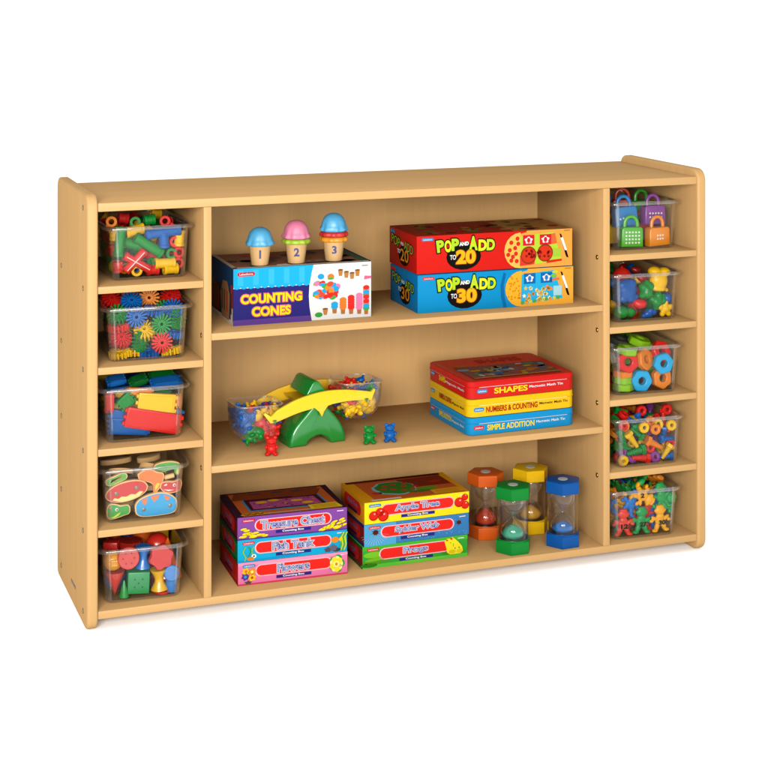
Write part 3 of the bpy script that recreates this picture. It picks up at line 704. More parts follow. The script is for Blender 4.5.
bm = bmesh.new(); prism(bm, [(-.030, .072), (.030, .072), (.034, .079), (-.034, .079)], -.0015, .0785, 'XZ', 0.001, 1); part('beam_bridge', bm, Yd, bal)
kn = [(-.0200, .0925), (-.0185, .0960), (-.0085, .1130), (-.0045, .1160), (.0000, .1165), (.0040, .1150), (.0150, .1000), (.0175, .0955), (.0180, .0925)]
bm = bmesh.new(); prism(bm, [(x-.002, z-.0040) for x, z in kn], .0005, .0770, 'XZ', 0.002, 3); part('handle_block', bm, G, bal, ang=50)
def tub(cx, z0, tilt):
    """rounded bucket: flat sided above, bowl shaped below, open at the top"""
    lv = ((0.0004, .0130, .0250), (.0030, .0225, .0300), (.0080, .0300, .0330), (.0150, .0352, .0350), (.0250, .0390, .0362), (.0400, .0412, .0370), (.0640, .0425, .0374))
    def ring(z, hx, hy, e=0.0): return [(p[0], p[1], z) for p in rrect(hx-e, hy-e, min(.017, hx*.8), 7, 0, .0383)]
    bm = bmesh.new()
    loft(bm, [ring(*l) for l in lv]+[ring(.0640, .0425, .0374, .0014)]+[ring(l[0]+(.0014 if l[0] < .05 else 0), l[1], l[2], .0014) for l in lv[:-1]][::-1])
    M = TR(cx, 0, z0, 0, tilt, 0); bmesh.ops.transform(bm, matrix=M, verts=bm.verts)
    tb = part('tub', bm, CLEAR_TUB, bal, ang=60)
    bm = bmesh.new(); vr = loft(bm, [ring(.0641, .0425, .0374, .0014), ring(.0641, .0425, .0374, -.0016), ring(.0658, .0425, .0374, -.0016), ring(.0658, .0425, .0374, .0014)], 0, False, False); n = len(vr[0])
    for k in range(n): bm.faces.new((vr[-1][k], vr[-1][(k+1) % n], vr[0][(k+1) % n], vr[0][k]))
    bmesh.ops.transform(bm, matrix=M, verts=bm.verts)
    part('tub_rim', bm, CLEAR_EDGE, tb, ang=60)
TUBS = ((-.1070, .0140, .03), (.0880, .0340, .03))
for a in TUBS: tub(*a)
for sx, z in ((-.0865, .0545), (.0900, .0735)):
    bm = bmesh.new(); box(bm, sx-.0035, sx+.0035, -.0115, -.0087, z-.001, z+.001, .0004, 1); box(bm, sx-.001, sx+.0015, -.0115, -.0087, z-.0045, z+.001, .0004, 1); part('peg', bm, G, bal)

def bear_mesh(c):
    P = [(0, 0, .0115, .0075, .0060, .0095), (0, -.0005, .0245, .0068, .0062, .0065), (-.0050, 0, .0305, .0028, .0020, .0028), (.0050, 0, .0305, .0028, .0020, .0028),
         (0, -.0058, .0232, .0028, .0022, .0024), (-.0066, -.0045, .0165, .0024, .0042, .0024, (.5, 0, 0)), (.0066, -.0045, .0165, .0024, .0042, .0024, (.5, 0, 0)),
         (-.0050, -.0042, .0035, .0036, .0052, .0034), (.0050, -.0042, .0035, .0036, .0052, .0034), (0, -.0035, .0110, .0055, .0045, .0070)]
    P = [(p[0]*1.36, p[1]*1.1, p[2], p[3]*1.36, p[4]*1.1, p[5], *p[6:]) for p in P]
    return blob(('bear_counter', c), P, plas({'purple': '#4A3FA0'}.get(c, c), .32), .0009, 2)
def bear(c, M, lab, grp=None):
    o = link('bear_counter', bear_mesh(c), None, M); tag(o, lab, 'bear counter', grp); return o
bear('red', TR(0.3236, 0.0300, 0.2523, 0, 0, -.25), 'red bear counter standing on the shelf in front of the left tub')
bear('green', TR(0.5065, 0.0400, 0.2523, 0, 0, -.1), 'green bear counter standing on the shelf left of the blue one')
bear('blue', TR(0.5455, 0.0400, 0.2523, 0, 0, -.2), 'blue bear counter standing on the shelf right of the green one')
Mb = Matrix.Translation((BX, BY, 0.2522)) @ Matrix.Rotation(BA, 4, 'Z')
def tub_bears(cx, z0, cols, side, seed):
    r = random.Random(seed); k = 0
    spots = []
    for iz, z in enumerate((.013, .024, .035, .046)):
        half = 0.0420-.0115 if z > .03 else (.0420-.0115)*math.sqrt(max(0.1, 1-((.040-z)/.044)**2))-.004
        nx = 2 if iz == 0 else 3
        for i in range(nx):
            for y in (.015, .031, .046, .061):
                spots.append((cx+(-half+2*half*i/(nx-1 if nx > 1 else 1))*.80, y+r.uniform(-.003, .003), z0+z+r.uniform(-.002, .002), iz))
    for x, y, z, iz in spots:
        x = x+(.003 if cx < 0 else -.001)
        c = cols(x-cx, y, iz, r); k += 1
        row = 'front' if y < .020 else ('second' if y < .038 else ('third' if y < .056 else 'back'))
        E = Euler((r.uniform(-1.2, 1.2), r.uniform(-1.4, 1.4), r.uniform(0, 6.28))).to_matrix().to_4x4()
        M = Mb @ Matrix.Translation((x, y, z)) @ E @ Matrix.Translation((0, 0, -.016)) @ Matrix.Scale(1.02, 4)
        xp = 'left end' if x-cx < -.010 else ('right end' if x-cx > .010 else 'centre')
        lay = ('lowest', 'lower', 'upper', 'topmost')[iz]
        bear(c, M, f'{c} bear counter, {lay} layer, {row} {xp} of the {side} balance tub', f'bear counters heaped in the {side} balance tub')
def colsL(dx, y, iz, r): return r.choice(['green', 'green', 'red']) if iz <= 1 and y < .02 else ('blue' if dx < -.012 else ('red' if dx < .012 and iz == 2 else r.choice(['yellow', 'red', 'yellow', 'purple'])))
def colsR(dx, y, iz, r): return 'yellow' if (iz <= 1 and y < .03) or dx > .02 and iz < 3 else r.choice(['red', 'green', 'blue', 'yellow', 'red'])
tub_bears(TUBS[0][0], TUBS[0][1], colsL, 'left', 3); tub_bears(TUBS[1][0], TUBS[1][1], colsR, 'right', 5)

# ---------------------------------------------------------------- clear bins and what lies in them
BINS = dict(b1=(.1150, .0440, .5665, .02), b2=(.1080, .0300, .4331, -.04), b3=(.1020, .0270, .2987, -.03), b4=(.1000, .0255, .1653, -.05), b5=(.0990, .0245, .0323, -.04),
            r1=(1.0580, .0385, .5665, -.02), r2=(1.0555, .0300, .4331, -.03), r3=(1.0510, .0210, .2987, -.06), r4=(1.0540, .0170, .1653, -.03), r5=(1.0450, .0165, .0323, -.06))
PLACE = dict(b1='top left bin', b2='second left bin', b3='middle left bin', b4='fourth left bin', b5='bottom left bin',
             r1='top right bin', r2='second right bin', r3='middle right bin', r4='fourth right bin', r5='bottom right bin')
def bin_mesh():
    bm = bmesh.new(); D2 = .103
    def ring(hx, hy, r, z, cy=.103): return [(p[0], p[1], z) for p in rrect(hx, hy, r, 6, 0, cy)]
    outer = [ring(.0570, D2-.006, .010, 0.0002), ring(.0612, D2-.0018, .013, .0012), ring(.0634, D2, .0145, .0050), ring(.0650, D2+.0012, .0150, .030), ring(.0668, D2+.0026, .0155, .060), ring(.0685, D2+.0040, .0160, .0855)]
    inner = [ring(.0668, D2+.0024, .0146, .0895), ring(.0652, D2+.0010, .0140, .060), ring(.0634, D2-.0004, .0136, .030), ring(.0617, D2-.0016, .0130, .0050), ring(.0597, D2-.0034, .0115, .0026), ring(.0560, D2-.007, .0090, .0018)]
    loft(bm, outer+[ring(.0690, D2+.0045, .0165, .0865), ring(.0668, D2+.0024, .0146, .0895)][:1]+inner)
    bm.normal_update()
    for f in bm.faces:
        c = f.calc_center_median(); n = len(f.verts)
        if n == 4 and (c.z < .0052 and c.z > .0003 or (abs(abs(c.x)-.060) < .0085 and (c.y < .0095 or c.y > .197) and abs(f.normal.x) > .25 and abs(f.normal.y) > .25)): f.material_index = 1
    return finish(bm, 'bin_body', [CLEAR, CLEAR_THICK], 60)
def rim_mesh():
    bm = bmesh.new(); D2 = .103
    def ring(ex, ey, z, r): return [(p[0], p[1], z) for p in rrect(.0686+ex, D2+.0041+ey, r, 8, 0, .103)]
    # a rolled flange: narrow along the front, wide along the sides
    loop = [ring(0.0, 0.0, .0868, .0165), ring(.0040, .0018, .0862, .018), ring(.0082, .0032, .0845, .020), ring(.0100, .0040, .0858, .021), ring(.0098, .0040, .0885, .021), ring(.0070, .0030, .0905, .020), ring(.0010, .0008, .0910, .0175), ring(-.0012, -.0010, .0900, .0160), ring(-.0012, -.0010, .0872, .0160)]
    vr = loft(bm, loop, 0, False, False); n = len(vr[0])
    for i in range(n): bm.faces.new((vr[-1][i], vr[-1][(i+1) % n], vr[0][(i+1) % n], vr[0][i]))
    return finish(bm, 'bin_rim', CLEAR_EDGE, 60)
BM_, RM_ = bin_mesh(), rim_mesh()
WHAT = dict(b1='jumbled tube connectors', b2='spoked plastic gears', b3='plastic building planks', b4='wooden dinosaur lacing pieces', b5='mixed geometric plastic solids',
            r1='plastic padlocks with dotted fronts', r2='lumpy plastic fruit shapes', r3='large hexagonal plastic nuts', r4='small plastic nuts and bolts', r5='numbered plastic people')
for k, (x, y, z, a) in BINS.items():
    t = thing('storage_bin', f'clear plastic bin of {WHAT[k]}, the {PLACE[k]}', 'storage bin', (x, y, z), a, 'clear bins in the cubbies')
    link('bin_body', BM_, t); link('bin_rim', RM_, t)
def BMx(b):
    x, y, z, a = BINS[b]; return Matrix.Translation((x, y, z)) @ Matrix.Rotation(a, 4, 'Z')
_pc = {}
def cached(key, fn, mats, ang=35):
    if key not in _pc:
        bm = bmesh.new(); fn(bm); _pc[key] = finish(bm, key[0], mats, ang)
    return _pc[key]
def put(b, name, me, M, label, cat, grp=None):
    o = link(name, me, None, BMx(b) @ M); return tag(o, label, cat, grp)
def fill(b, make, nx, ny, nz, y0, y1, z0, z1, seed, jit=.004, xw=.046):
    """the jumble behind the pieces one can pick out"""
    r = random.Random(seed)
    for k in range(nz):
        for j in range(ny):
            for i in range(nx):
                x = -xw+2*xw*(i+.5*((j+k) % 2)*.6)/(nx-1 if nx > 1 else 1)-.004
                x = max(-xw, min(xw, x+r.uniform(-jit, jit)))
                y = y0+(y1-y0)*j/max(1, ny-1)+r.uniform(-jit, jit); z = z0+(z1-z0)*k/max(1, nz-1)+r.uniform(-jit, jit)*.6
                sp = ('left side', 'middle', 'right side') if nx == 3 else (('left half', 'right half') if nx == 2 else ('far left', 'left', 'middle', 'right', 'far right'))
                make(b, x, y, z, r, f"{('bottom', 'lower', 'upper', 'top')[k+4-nz] if nz == 4 or k else 'bottom'} layer, {('first', 'second', 'third', 'fourth', 'fifth', 'rear')[j]} row back, {sp[i]}")
def rot(r, a=PI): return Euler((r.uniform(-a, a), r.uniform(-a, a), r.uniform(-a, a))).to_matrix().to_4x4()
def bl(b, col, noun, top):
    return f"{col} {noun}, {top} of the {PLACE[b]}", f"{noun}s heaped behind the front pieces of the {PLACE[b]}"

# tube connectors
TR_ = .0088
def pipe_bm(bm, L, r=TR_, M=None):
    lathe(bm, [(r*.56, 0), (r*1.03, 0), (r*1.10, .0008), (r*1.10, .005), (r*.98, .0056), (r*.98, L-.0056), (r*1.10, L-.005), (r*1.10, L-.0008), (r*1.03, L), (r*.56, L)], 20, M=M, close=True)
def pipe_me(L, c):
    L = max(.014, round(L, 3)); return cached(('tube_connector', L, c), lambda bm: pipe_bm(bm, L), plas(c, .5))
def vec(p, b, r=.0):
    x, y, z = p; lim = .0605+.0066*z/.09-r
    return Vector((max(-lim, min(lim, x)), max(y, r+.0045), max(z, r+.0032)))
PIPES = [
  ('pipe','green', (-0.0465, 0.014, 0.0888), (-0.0521, 0.013, 0.0392), 'upright green tube at the front left'),
  ('pipe','yellow', (-0.035, 0.03, 0.076), (-0.0039, 0.03, 0.0823), 'yellow tube slanting under the rim near the upright green tube'),
  ('pipe','yellow', (-0.0608, 0.022, 0.0838), (-0.0613, 0.022, 0.0693), 'short yellow tube behind the upright green tube'),
  ('tee','blue', (-0.0044, 0.014, 0.0734), (0.0556, 0.014, 0.0787), (0.0262, 0.014, 0.0757), (0.0276, 0.013, 0.0497), 'blue tee connector under the rim'),
  ('pipe','green', (-0.0222, 0.015, 0.07), (0.0232, 0.013, 0.0393), 'long green tube slanting down to the right'),
  ('pipe','green', (-0.0412, 0.032, 0.0623), (-0.0093, 0.03, 0.0506), 'green tube behind the red cross'),
  ('cross','red', (-0.0411, 0.012, 0.04), (0.0035, 0.012, 0.0088), (-0.0062, 0.012, 0.0465), (-0.0395, 0.012, 0.0043), 'red cross connector with white ridges'),
  ('pipe','red', (0.0469, 0.012, 0.0586), (0.0477, 0.04, 0.0567), 'red tube end below the blue tee'),
  ('pipe','yellow', (0.0665, 0.02, 0.0773), (0.0665, 0.02, 0.0505), 'upright yellow tube at the front right corner'),
  ('pipe','green', (0.0406, 0.012, 0.0384), (0.0408, 0.04, 0.0369), 'green tube end right of the long green tube'),
  ('pipe','red', (0.0584, 0.012, 0.0401), (0.0601, 0.04, 0.0358), 'upper of two red tube ends at the right'),
  ('pipe','red', (0.0579, 0.012, 0.0222), (0.0601, 0.04, 0.0178), 'lower of two red tube ends at the right'),
  ('pipe','green', (0.0057, 0.025, 0.0233), (0.0165, 0.03, 0.0211), 'green tube socket left of the fat yellow tube'),
  ('pipe','yellow', (0.011, 0.013, 0.0233), (0.0455, 0.013, 0.0225), 'fat yellow tube lying level right of the red cross'),
  ('pipe','yellow', (0.0262, 0.012, 0.0055), (0.0655, 0.016, 0.0061), 'yellow tube along the bottom right'),
  ('pipe','red', (-0.0545, 0.014, 0.0305), (-0.0513, 0.014, 0.0053), 'red tube in the bottom left corner'),
  ('pipe','red', (-0.0013, 0.018, 0.0041), (0.019, 0.018, 0.0055), 'red tube along the bottom beside the cross'),
  ('pipe','yellow', (-0.0198, 0.014, 0.0046), (-0.0154, 0.045, 0.0007), 'yellow tube end under the red cross'),
  ('pipe','red', (-0.0564, 0.03, 0.0573), (-0.0537, 0.03, 0.0399), 'red tube half hidden at the left'),
  ('pipe','orange', (-0.0636, 0.04, 0.0947), (-0.0505, 0.07, 0.0848), 'orange tube end at the left rim'),
  ('pipe','green', (-0.0154, 0.045, 0.0911), (-0.0046, 0.08, 0.0838), 'green tube end poking over the rim'),
  ('pipe','green', (0.0007, 0.05, 0.0923), (0.0199, 0.05, 0.094), 'green tube lying on top of the heap'),
  ('pipe','red', (0.0353, 0.04, 0.091), (0.0482, 0.07, 0.0851), 'red tube end poking over the rim'),
  ('pipe','red', (-0.0353, 0.09, 0.0935), (-0.0189, 0.09, 0.0914), 'red tube at the back left of the heap'),
  ('pipe','yellow', (0.0297, 0.12, 0.0933), (0.0466, 0.12, 0.0911), 'yellow tube at the back of the heap'),
]
for q in PIPES:
    kind, c, lab = q[0], q[1], q[-1]; P = [vec(p, 'b1', TR_*1.1) for p in q[2:-1]]
    lab = lab+' of the top left bin' if 'bin' not in lab else lab
    if kind == 'pipe':
        d = P[1]-P[0]
        if d.length < .018: P[1] = P[0]+d.normalized()*.018
        put('b1', 'tube_connector', pipe_me((P[1]-P[0]).length, c), axis_m(P[0], P[1]), lab, 'tube connector', 'tube connectors in the top left bin')
    elif kind == 'tee':
        bm = bmesh.new(); pipe_bm(bm, (P[1]-P[0]).length, M=axis_m(P[0], P[1])); pipe_bm(bm, (P[3]-P[2]).length, M=axis_m(P[2], P[3]))
        o = part('tube_connector', bm, plas(c, .5), None, BMx('b1')); tag(o, lab, 'tube connector', 'tube connectors in the top left bin')
    else:
        t = thing('tube_connector', lab, 'tube connector', group='tube connectors in the top left bin', M=BMx('b1'))
        bm = bmesh.new()
        for a, e in ((0, 1), (2, 3)):
            pipe_bm(bm, (P[e]-P[a]).length, .0072, axis_m(P[a], P[e]))
        part('cross_body', bm, plas(c, .5), t)
        for a, e in ((0, 1), (2, 3)):
            bm = bmesh.new(); A_, B_ = P[a].lerp(P[e], .06)+Vector((0, -.0078, 0)), P[a].lerp(P[e], .94)+Vector((0, -.0078, 0))
            lathe(bm, [(0, 0), (.0008, 0), (.0008, (B_-A_).length), (0, (B_-A_).length)], 8, M=axis_m(A_, B_)); part('ridge', bm, mat('#F4E8E4', .4), t)
def mk(b, x, y, z, r, top):
    c = r.choice(['red', 'green', 'yellow', 'blue', 'red', 'green']); l, g = bl(b, c, 'tube connector', top)
    M = Matrix.Translation((x*.93, y, z+.004)) @ rot(r) @ Matrix.Translation((0, 0, -.015)); put(b, 'tube_connector', pipe_me(.030, c), M, l, 'tube connector', g)
fill('b1', mk, 3, 5, 4, .046, .182, .010, .070, 1)

# spoked gears
def gear_bm(bm):
    lathe(bm, [(.0028, -.0065), (.0068, -.0065), (.0068, .0065), (.0028, .0065)], 20, close=True)
    lathe(bm, [(.0066, -.0012), (.0125, -.0012), (.0125, .0012), (.0066, .0012)], 24, close=True)
    for k in range(16):
        M = Matrix.Rotation(2*PI*k/16, 4, 'Z')
        prism(bm, [(.0060, -.0009), (.0165, -.0017), (.0183, -.0009), (.0183, .0009), (.0165, .0017), (.0060, .0009)], -.0055, .0055, 'XY', 0, M=M)
def gear_me(c): return cached(('spoked_gear', c), gear_bm, plas(c, .35), 30)
GEARS = [
  ('gear','green', (-0.0483, 0.02, 0.0748), 'T','tilted green gear at the upper left'),
  ('gear','blue', (-0.018, 0.012, 0.0718), 'F','blue gear facing out near the top'),
  ('gear','blue', (0.0144, 0.02, 0.0781), 'E','blue gear on edge under the rim'),
  ('gear','blue', (0.046, 0.02, 0.0789), 'T','blue gear under the rim at the right'),
  ('gear','green', (0.0241, 0.01, 0.0577), 'F','green gear facing out in the middle'),
  ('gear','green', (0.0538, 0.016, 0.064), 'S','green gear turned sideways at the upper right'),
  ('gear','yellow', (-0.0024, 0.018, 0.046), 'T','tilted yellow gear in the middle'),
  ('gear','red', (-0.0466, 0.022, 0.0546), 'E','red gear on edge at the left'),
  ('gear','red', (-0.0425, 0.015, 0.0352), 'T','tilted red gear at the lower left'),
  ('gear','green', (-0.0097, 0.014, 0.0288), 'S','green gear turned sideways below the yellow one'),
  ('gear','red', (0.0249, 0.01, 0.0265), 'F','red gear facing out at the lower middle'),
  ('gear','blue', (0.0533, 0.016, 0.0383), 'E','blue gear on edge at the right'),
  ('gear','yellow', (-0.0453, 0.014, 0.0101), 'E','yellow gear on edge in the bottom left corner'),
  ('gear','yellow', (-0.0176, 0.03, 0.0083), 'E','yellow gear on edge behind the bottom row'),
  ('gear','blue', (0.0049, 0.014, 0.008), 'E','blue gear on edge in the middle of the bottom row'),
  ('gear','yellow', (0.0457, 0.014, 0.0092), 'E','yellow gear on edge in the bottom right corner'),
  ('gear','red', (-0.0567, 0.06, 0.0937), 'T','red gear on top of the heap at the left'),
  ('gear','orange', (-0.0131, 0.09, 0.0934), 'T','orange gear at the back of the heap'),
  ('gear','orange', (0.0115, 0.06, 0.094), 'F','orange gear standing up above the rim'),
  ('gear','red', (0.0513, 0.07, 0.0905), 'T','red gear on top of the heap at the right'),
  ('gear','blue', (-0.0221, 0.035, 0.0929), 'T','blue gear resting on the heap by the rim'),
]
for n, q in enumerate(GEARS):
    _, c, p, f, lab = q; r = random.Random(n+3)
    p = vec(p, 'b2', {'F': .007, 'E': .0175, 'T': .015, 'S': .012}[f]*.96)
    if f == 'F': p.y = max(.010, q[2][1])
    if f == 'E': p.z = max(q[2][2], .009)
    E = {'F': Euler((PI/2+r.uniform(-.12, .12), r.uniform(-.15, .15), 0)), 'E': Euler((r.uniform(-.25, .25), r.uniform(-.2, .2), 0)), 'T': Euler((PI/2-.75, r.uniform(-.3, .3), r.uniform(-.4, .4))), 'S': Euler((PI/2, 0, 0.75))}[f]
    put('b2', 'spoked_gear', gear_me(c), Matrix.Translation(p) @ E.to_matrix().to_4x4() @ Matrix.Rotation(r.random(), 4, 'Z'), lab+' in the second left bin', 'toy gear', 'spoked gears in the second bin')
def mk(b, x, y, z, r, top):
    c = r.choice(['red', 'green', 'yellow', 'blue']); l, g = bl(b, c, 'spoked gear', top)
    put(b, 'spoked_gear', gear_me(c), Matrix.Translation((x*.95, y, z+.002)) @ rot(r), l, 'toy gear', g)
fill('b2', mk, 3, 4, 3, .058, .175, .020, .068, 2, .003, .042)

# building planks
def plank_bm(bm, L, hw, th):
    box(bm, -L/2, L/2, -th/2, th/2, -hw, hw, .0010, 2)
    n = 3 if hw > .009 else 2
    for s in (-1, 1):
        for k in range(n):
            z = -hw+hw*2*(k+.5)/n; box(bm, s*(L/2+.0018)-.0020, s*(L/2+.0018)+.0020, -th*.38, th*.38, z-hw*.55/n, z+hw*.55/n, .0006, 1)
    box(bm, -L/2+.004, L/2-.004, -th/2-.0006, th/2+.0006, -hw*.80, hw*.80, .0005, 1)
PLANKS = [
  ('plank','yellow', (-0.0117, 0.012, 0.0626), (0.0552, 0.014, 0.0537), 0.017, 'big yellow plank'),
  ('plank','red', (-0.0321, 0.01, 0.0416), (0.063, 0.01, 0.0188), 0.017, 'long red beam'),
  ('plank','blue', (-0.0568, 0.024, 0.0246), (0.0121, 0.024, 0.0084), 0.014, 'wide blue block in the bottom left corner'),
  ('plank','blue', (-0.0568, 0.026, 0.0405), (-0.0237, 0.026, 0.0332), 0.012, 'small blue block on the wide blue one'),
  ('plank','green', (-0.0395, 0.016, 0.056), (-0.0184, 0.016, 0.074), 0.011, 'tilted green brick'),
  ('plank','red', (-0.0565, 0.016, 0.0809), (-0.0573, 0.016, 0.0496), 0.008, 'upright red brick at the left'),
  ('plank','orange', (-0.027, 0.02, 0.0817), (0.0168, 0.02, 0.0757), 0.006, 'orange slat under the rim'),
  ('plank','blue', (0.0542, 0.02, 0.0369), (0.065, 0.02, 0.0347), 0.008, 'blue brick end at the right'),
  ('plank','blue', (-0.0551, 0.05, 0.0915), (-0.0258, 0.05, 0.096), 0.006, 'blue slat on top at the left'),
  ('plank','green', (-0.0148, 0.06, 0.0836), (0.0134, 0.06, 0.0922), 0.007, 'dark green slat on top in the middle'),
  ('plank','green', (0.0244, 0.09, 0.0847), (0.0655, 0.09, 0.0885), 0.008, 'green slat at the back'),
  ('plank','blue', (0.0197, 0.05, 0.0832), (0.0711, 0.05, 0.0861), 0.008, 'long blue slat on top at the right'),
  ('plank','orange', (0.061, 0.02, 0.0683), (0.0602, 0.02, 0.0471), 0.005, 'thin upright orange slat at the right'),
]
def plank(b, c, p, e, hw, th, lab, grp, roll=0):
    d = e-p; L = max(.014, d.length-.004); ctr = (p+e)/2
    X = d.normalized(); Yv = Vector((0, 1, 0)); Z = X.cross(Yv).normalized(); Yv = Z.cross(X)
    M = Matrix.Translation(ctr) @ Matrix((X, Yv, Z)).transposed().to_4x4() @ Matrix.Rotation(roll, 4, 'X')
    put(b, 'toy_plank', cached(('toy_plank', round(L, 3), hw, th, c), lambda bm: plank_bm(bm, L, hw, th), plas(c, .38)), M, lab, 'building plank', grp)
for n, q in enumerate(PLANKS):
    _, c, p, e, hw, lab = q; p, e = Vector(p), Vector(e)
    p.z = max(p.z, hw+.003); e.z = max(e.z, hw+.003); top = p.y > .04
    if 'dark' in lab: c = 'darkgreen'
    plank('b3', c, p, e, max(hw, .006) if not top else .012, .010 if not top else .008, lab+' in the middle left bin', 'building planks in the middle left bin', -1.2 if top else 0.08*(n % 3))
def mk(b, x, y, z, r, top):
    c = r.choice(['red', 'green', 'yellow', 'blue', 'blue', 'darkgreen']); l, g = bl(b, {'darkgreen': 'dark green'}.get(c, c), 'building plank', top)
    a = r.uniform(-.5, .5); v = Vector((math.cos(a), math.sin(a), r.uniform(-.15, .15)))*.026; ct = Vector((x*.7, y, z))
    plank(b, c, ct-v, ct+v, .0085, .0085, l, g, r.uniform(-.6, .6)+PI/2)
fill('b3', mk, 2, 4, 4, .048, .180, .012, .066, 3, .003, .040)

# wooden dinosaur pieces: cut from board, painted on the front
BOARD = mat('#D9AE74', .55, .3, .6); SCR = mat('#8E8C80', .45, .4, .5, .5)
def wpiece(lab, p, outline, paint, col, extra=None, th=.0085, s=1.0, rz=0.0, screws=(), M=None, name='wooden_piece', eye=None):
    M = M or TR(p[0], p[1], p[2], 0, rz, 0)
    t = thing(name, (lab[:-1] if lab.endswith(',') else lab)+' in the fourth left bin', 'wooden toy', group='wooden dinosaur pieces', M=BMx('b4') @ M)
    o1 = [(x*s, z*s) for x, z in spline(outline+[outline[0]], 4)[:-1]]
    bm = bmesh.new(); prism(bm, o1, -th/2, th/2, 'XZ', .0006, 2); part('board', bm, BOARD, t, ang=50)
    o2 = [(x*s, z*s) for x, z in spline(paint+[paint[0]], 4)[:-1]]
    bm = bmesh.new(); bm.faces.new([bm.verts.new((x, -th/2-.00025, z)) for x, z in o2])
    part('paint', bm, mat(col, .4), t)
    for (pts, c) in (extra or []):
        bm = bmesh.new(); bm.faces.new([bm.verts.new((x*s, -th/2-.0006, z*s)) for x, z in pts]); part('paint', bm, mat(c, .4), t)
    for x, z in screws:
        bm = bmesh.new(); M2 = TR(x*s, -th/2, z*s, PI/2); lathe(bm, [(.0034, 0), (.0034, .0010), (.0022, .0018), (0, .0018)], 16, M=M2); box(bm, -.0024, .0024, -.0004, .0004, .0016, .0022, M=M2); box(bm, -.0004, .0004, -.0024, .0024, .0016, .00215, M=M2); part('screw_head', bm, SCR, t)
    if eye:
        bm = bmesh.new(); lathe(bm, [(.0026, 0), (0, .0001)], 16, M=TR(eye[0]*s, -th/2-.0008, eye[1]*s, PI/2)); e = part('eye', bm, mat('#F6F6F6', .3), t)
        bm = bmesh.new(); lathe(bm, [(.0014, 0), (0, .0001)], 12, M=TR(eye[0]*s+.0005, -th/2-.0011, eye[1]*s-.0003, PI/2)); part('pupil', bm, mat('#101010', .3), e)
    return t
def el(rx, rz, n=10, cx=0, cz=0): return [(cx+rx*math.cos(2*PI*k/n), cz+rz*math.sin(2*PI*k/n)) for k in range(n)]
def shrink(P, d):
    cx = sum(p[0] for p in P)/len(P); cz = sum(p[1] for p in P)/len(P)
    return [(cx+(x-cx)*(1-d/max(1e-6, math.hypot(x-cx, z-cz))), cz+(z-cz)*(1-d/max(1e-6, math.hypot(x-cx, z-cz)))) for x, z in P]
O = el(.0365, .0170, 12); wpiece('red painted oval body with cream belly and two screws', (-.0273, .0115, .0495), O, shrink(O, .0020), '#D3221A', [([(-.026, -.0085), (-.022, -.0055), (-.016, -.0085), (-.010, -.0060), (-.002, -.0085), (.006, -.0060), (.013, -.0085), (.021, -.0050), (.027, -.0075), (.018, -.0130), (.004, -.0150), (-.012, -.0145)], '#F2E48A')], rz=-.18, screws=((-.018, .001), (.0170, .002)))
O = [(-.0350, -.010), (-.0360, .004), (-.028, .014), (-.010, .0205), (.010, .0215), (.027, .0150), (.0355, .004), (.0340, -.010), (.022, -.0165), (-.022, -.0165)]
wpiece('blue painted dinosaur body with orange spikes and two screws', (.0225, .0115, .0208), O, shrink(O, .0020), '#18A6E0', [([(-.025, .0125), (-.021, .0035), (-.0165, .0065), (-.0145, .0165)], '#EE7A3A'), ([(-.010, .0180), (-.004, .0070), (.001, .0105), (.006, .0180)], '#EE7A3A'), ([(.013, .0170), (.0150, .0090), (.0200, .0070), (.0240, .0120)], '#EE7A3A')], screws=((-.0215, -.0035), (.0230, -.0020)), rz=-.03)
O = [(-.019, -.009), (-.020, .004), (-.015, .0125), (-.004, .012), (.004, .009), (.016, .009), (.0200, .003), (.0180, -.006), (.008, -.009), (-.004, -.0125), (-.014, -.013)]
wpiece('green painted dinosaur head with one eye', (-.0412, .0115, .0178), O, shrink(O, .0018), '#2FA536', [([(-.017, -.010), (-.006, -.0105), (.0, -.007), (.004, -.002), (-.001, -.004), (-.008, -.0085)], '#D8E034'), ([(-.016, .006), (-.013, .004), (-.014, .009)], '#F0902A')], eye=(-.003, .003))
O = [(-.023, .012), (-.020, .003), (-.006, -.002), (.003, -.008), (.004, -.020), (.009, -.021), (.017, -.010), (.022, .004), (.020, .011), (.010, .014), (.0, .019), (-.010, .020)]
wpiece('orange painted curved neck piece with a yellow tip', (.0143, .0150, .0630), O, shrink(O, .0018), '#EE7A1E', [([(.0065, -.0185), (.0065, -.010), (.0105, -.004), (.0150, -.0065)], '#F8D028')])
O = [(-.0185, .001), (-.016, .009), (-.006, .0105), (.006, .0090), (.0175, .0105), (.0190, .002), (.014, -.008), (.0, -.0105), (-.012, -.007)]
wpiece('red painted dinosaur head with white teeth', (.0470, .0115, .0500), O, shrink(O, .0016), '#D4261E', [([(-.014, -.002), (-.004, -.006), (.006, -.005), (-.004, -.0035)], '#F4F0E8'), ([(-.010, .006), (-.006, .007), (-.007, .004), (-.012, .004)], '#F0F0F0')], eye=(.006, .003), rz=-.05)
O = [(-.0190, -.004), (-.018, .004), (-.004, .007), (.012, .0085), (.0185, .004), (.016, -.003), (.002, -.006), (-.012, -.008)]
wpiece('small green painted leafy strip', (-.0438, .0130, .0700), O, shrink(O, .0018), '#5CB030', [([(-.012, -.003), (-.008, .002), (-.004, -.003), (.0, .002), (.005, .0), (.010, .004), (.006, .004), (-.004, .001)], '#C8402A')], rz=-.2)
O = [(-.024, -.006), (-.022, .004), (-.008, .009), (.010, .0095), (.022, .004), (.020, -.012), (.014, -.012), (.012, -.004), (-.008, -.008)]
wpiece('green painted piece rising over the rim', (.0440, .0260, .0800), O, shrink(O, .0018), '#4FB04A', [([(.015, -.011), (.019, -.011), (.0195, -.003), (.0155, -.004)], '#E8DC30')], rz=.05)
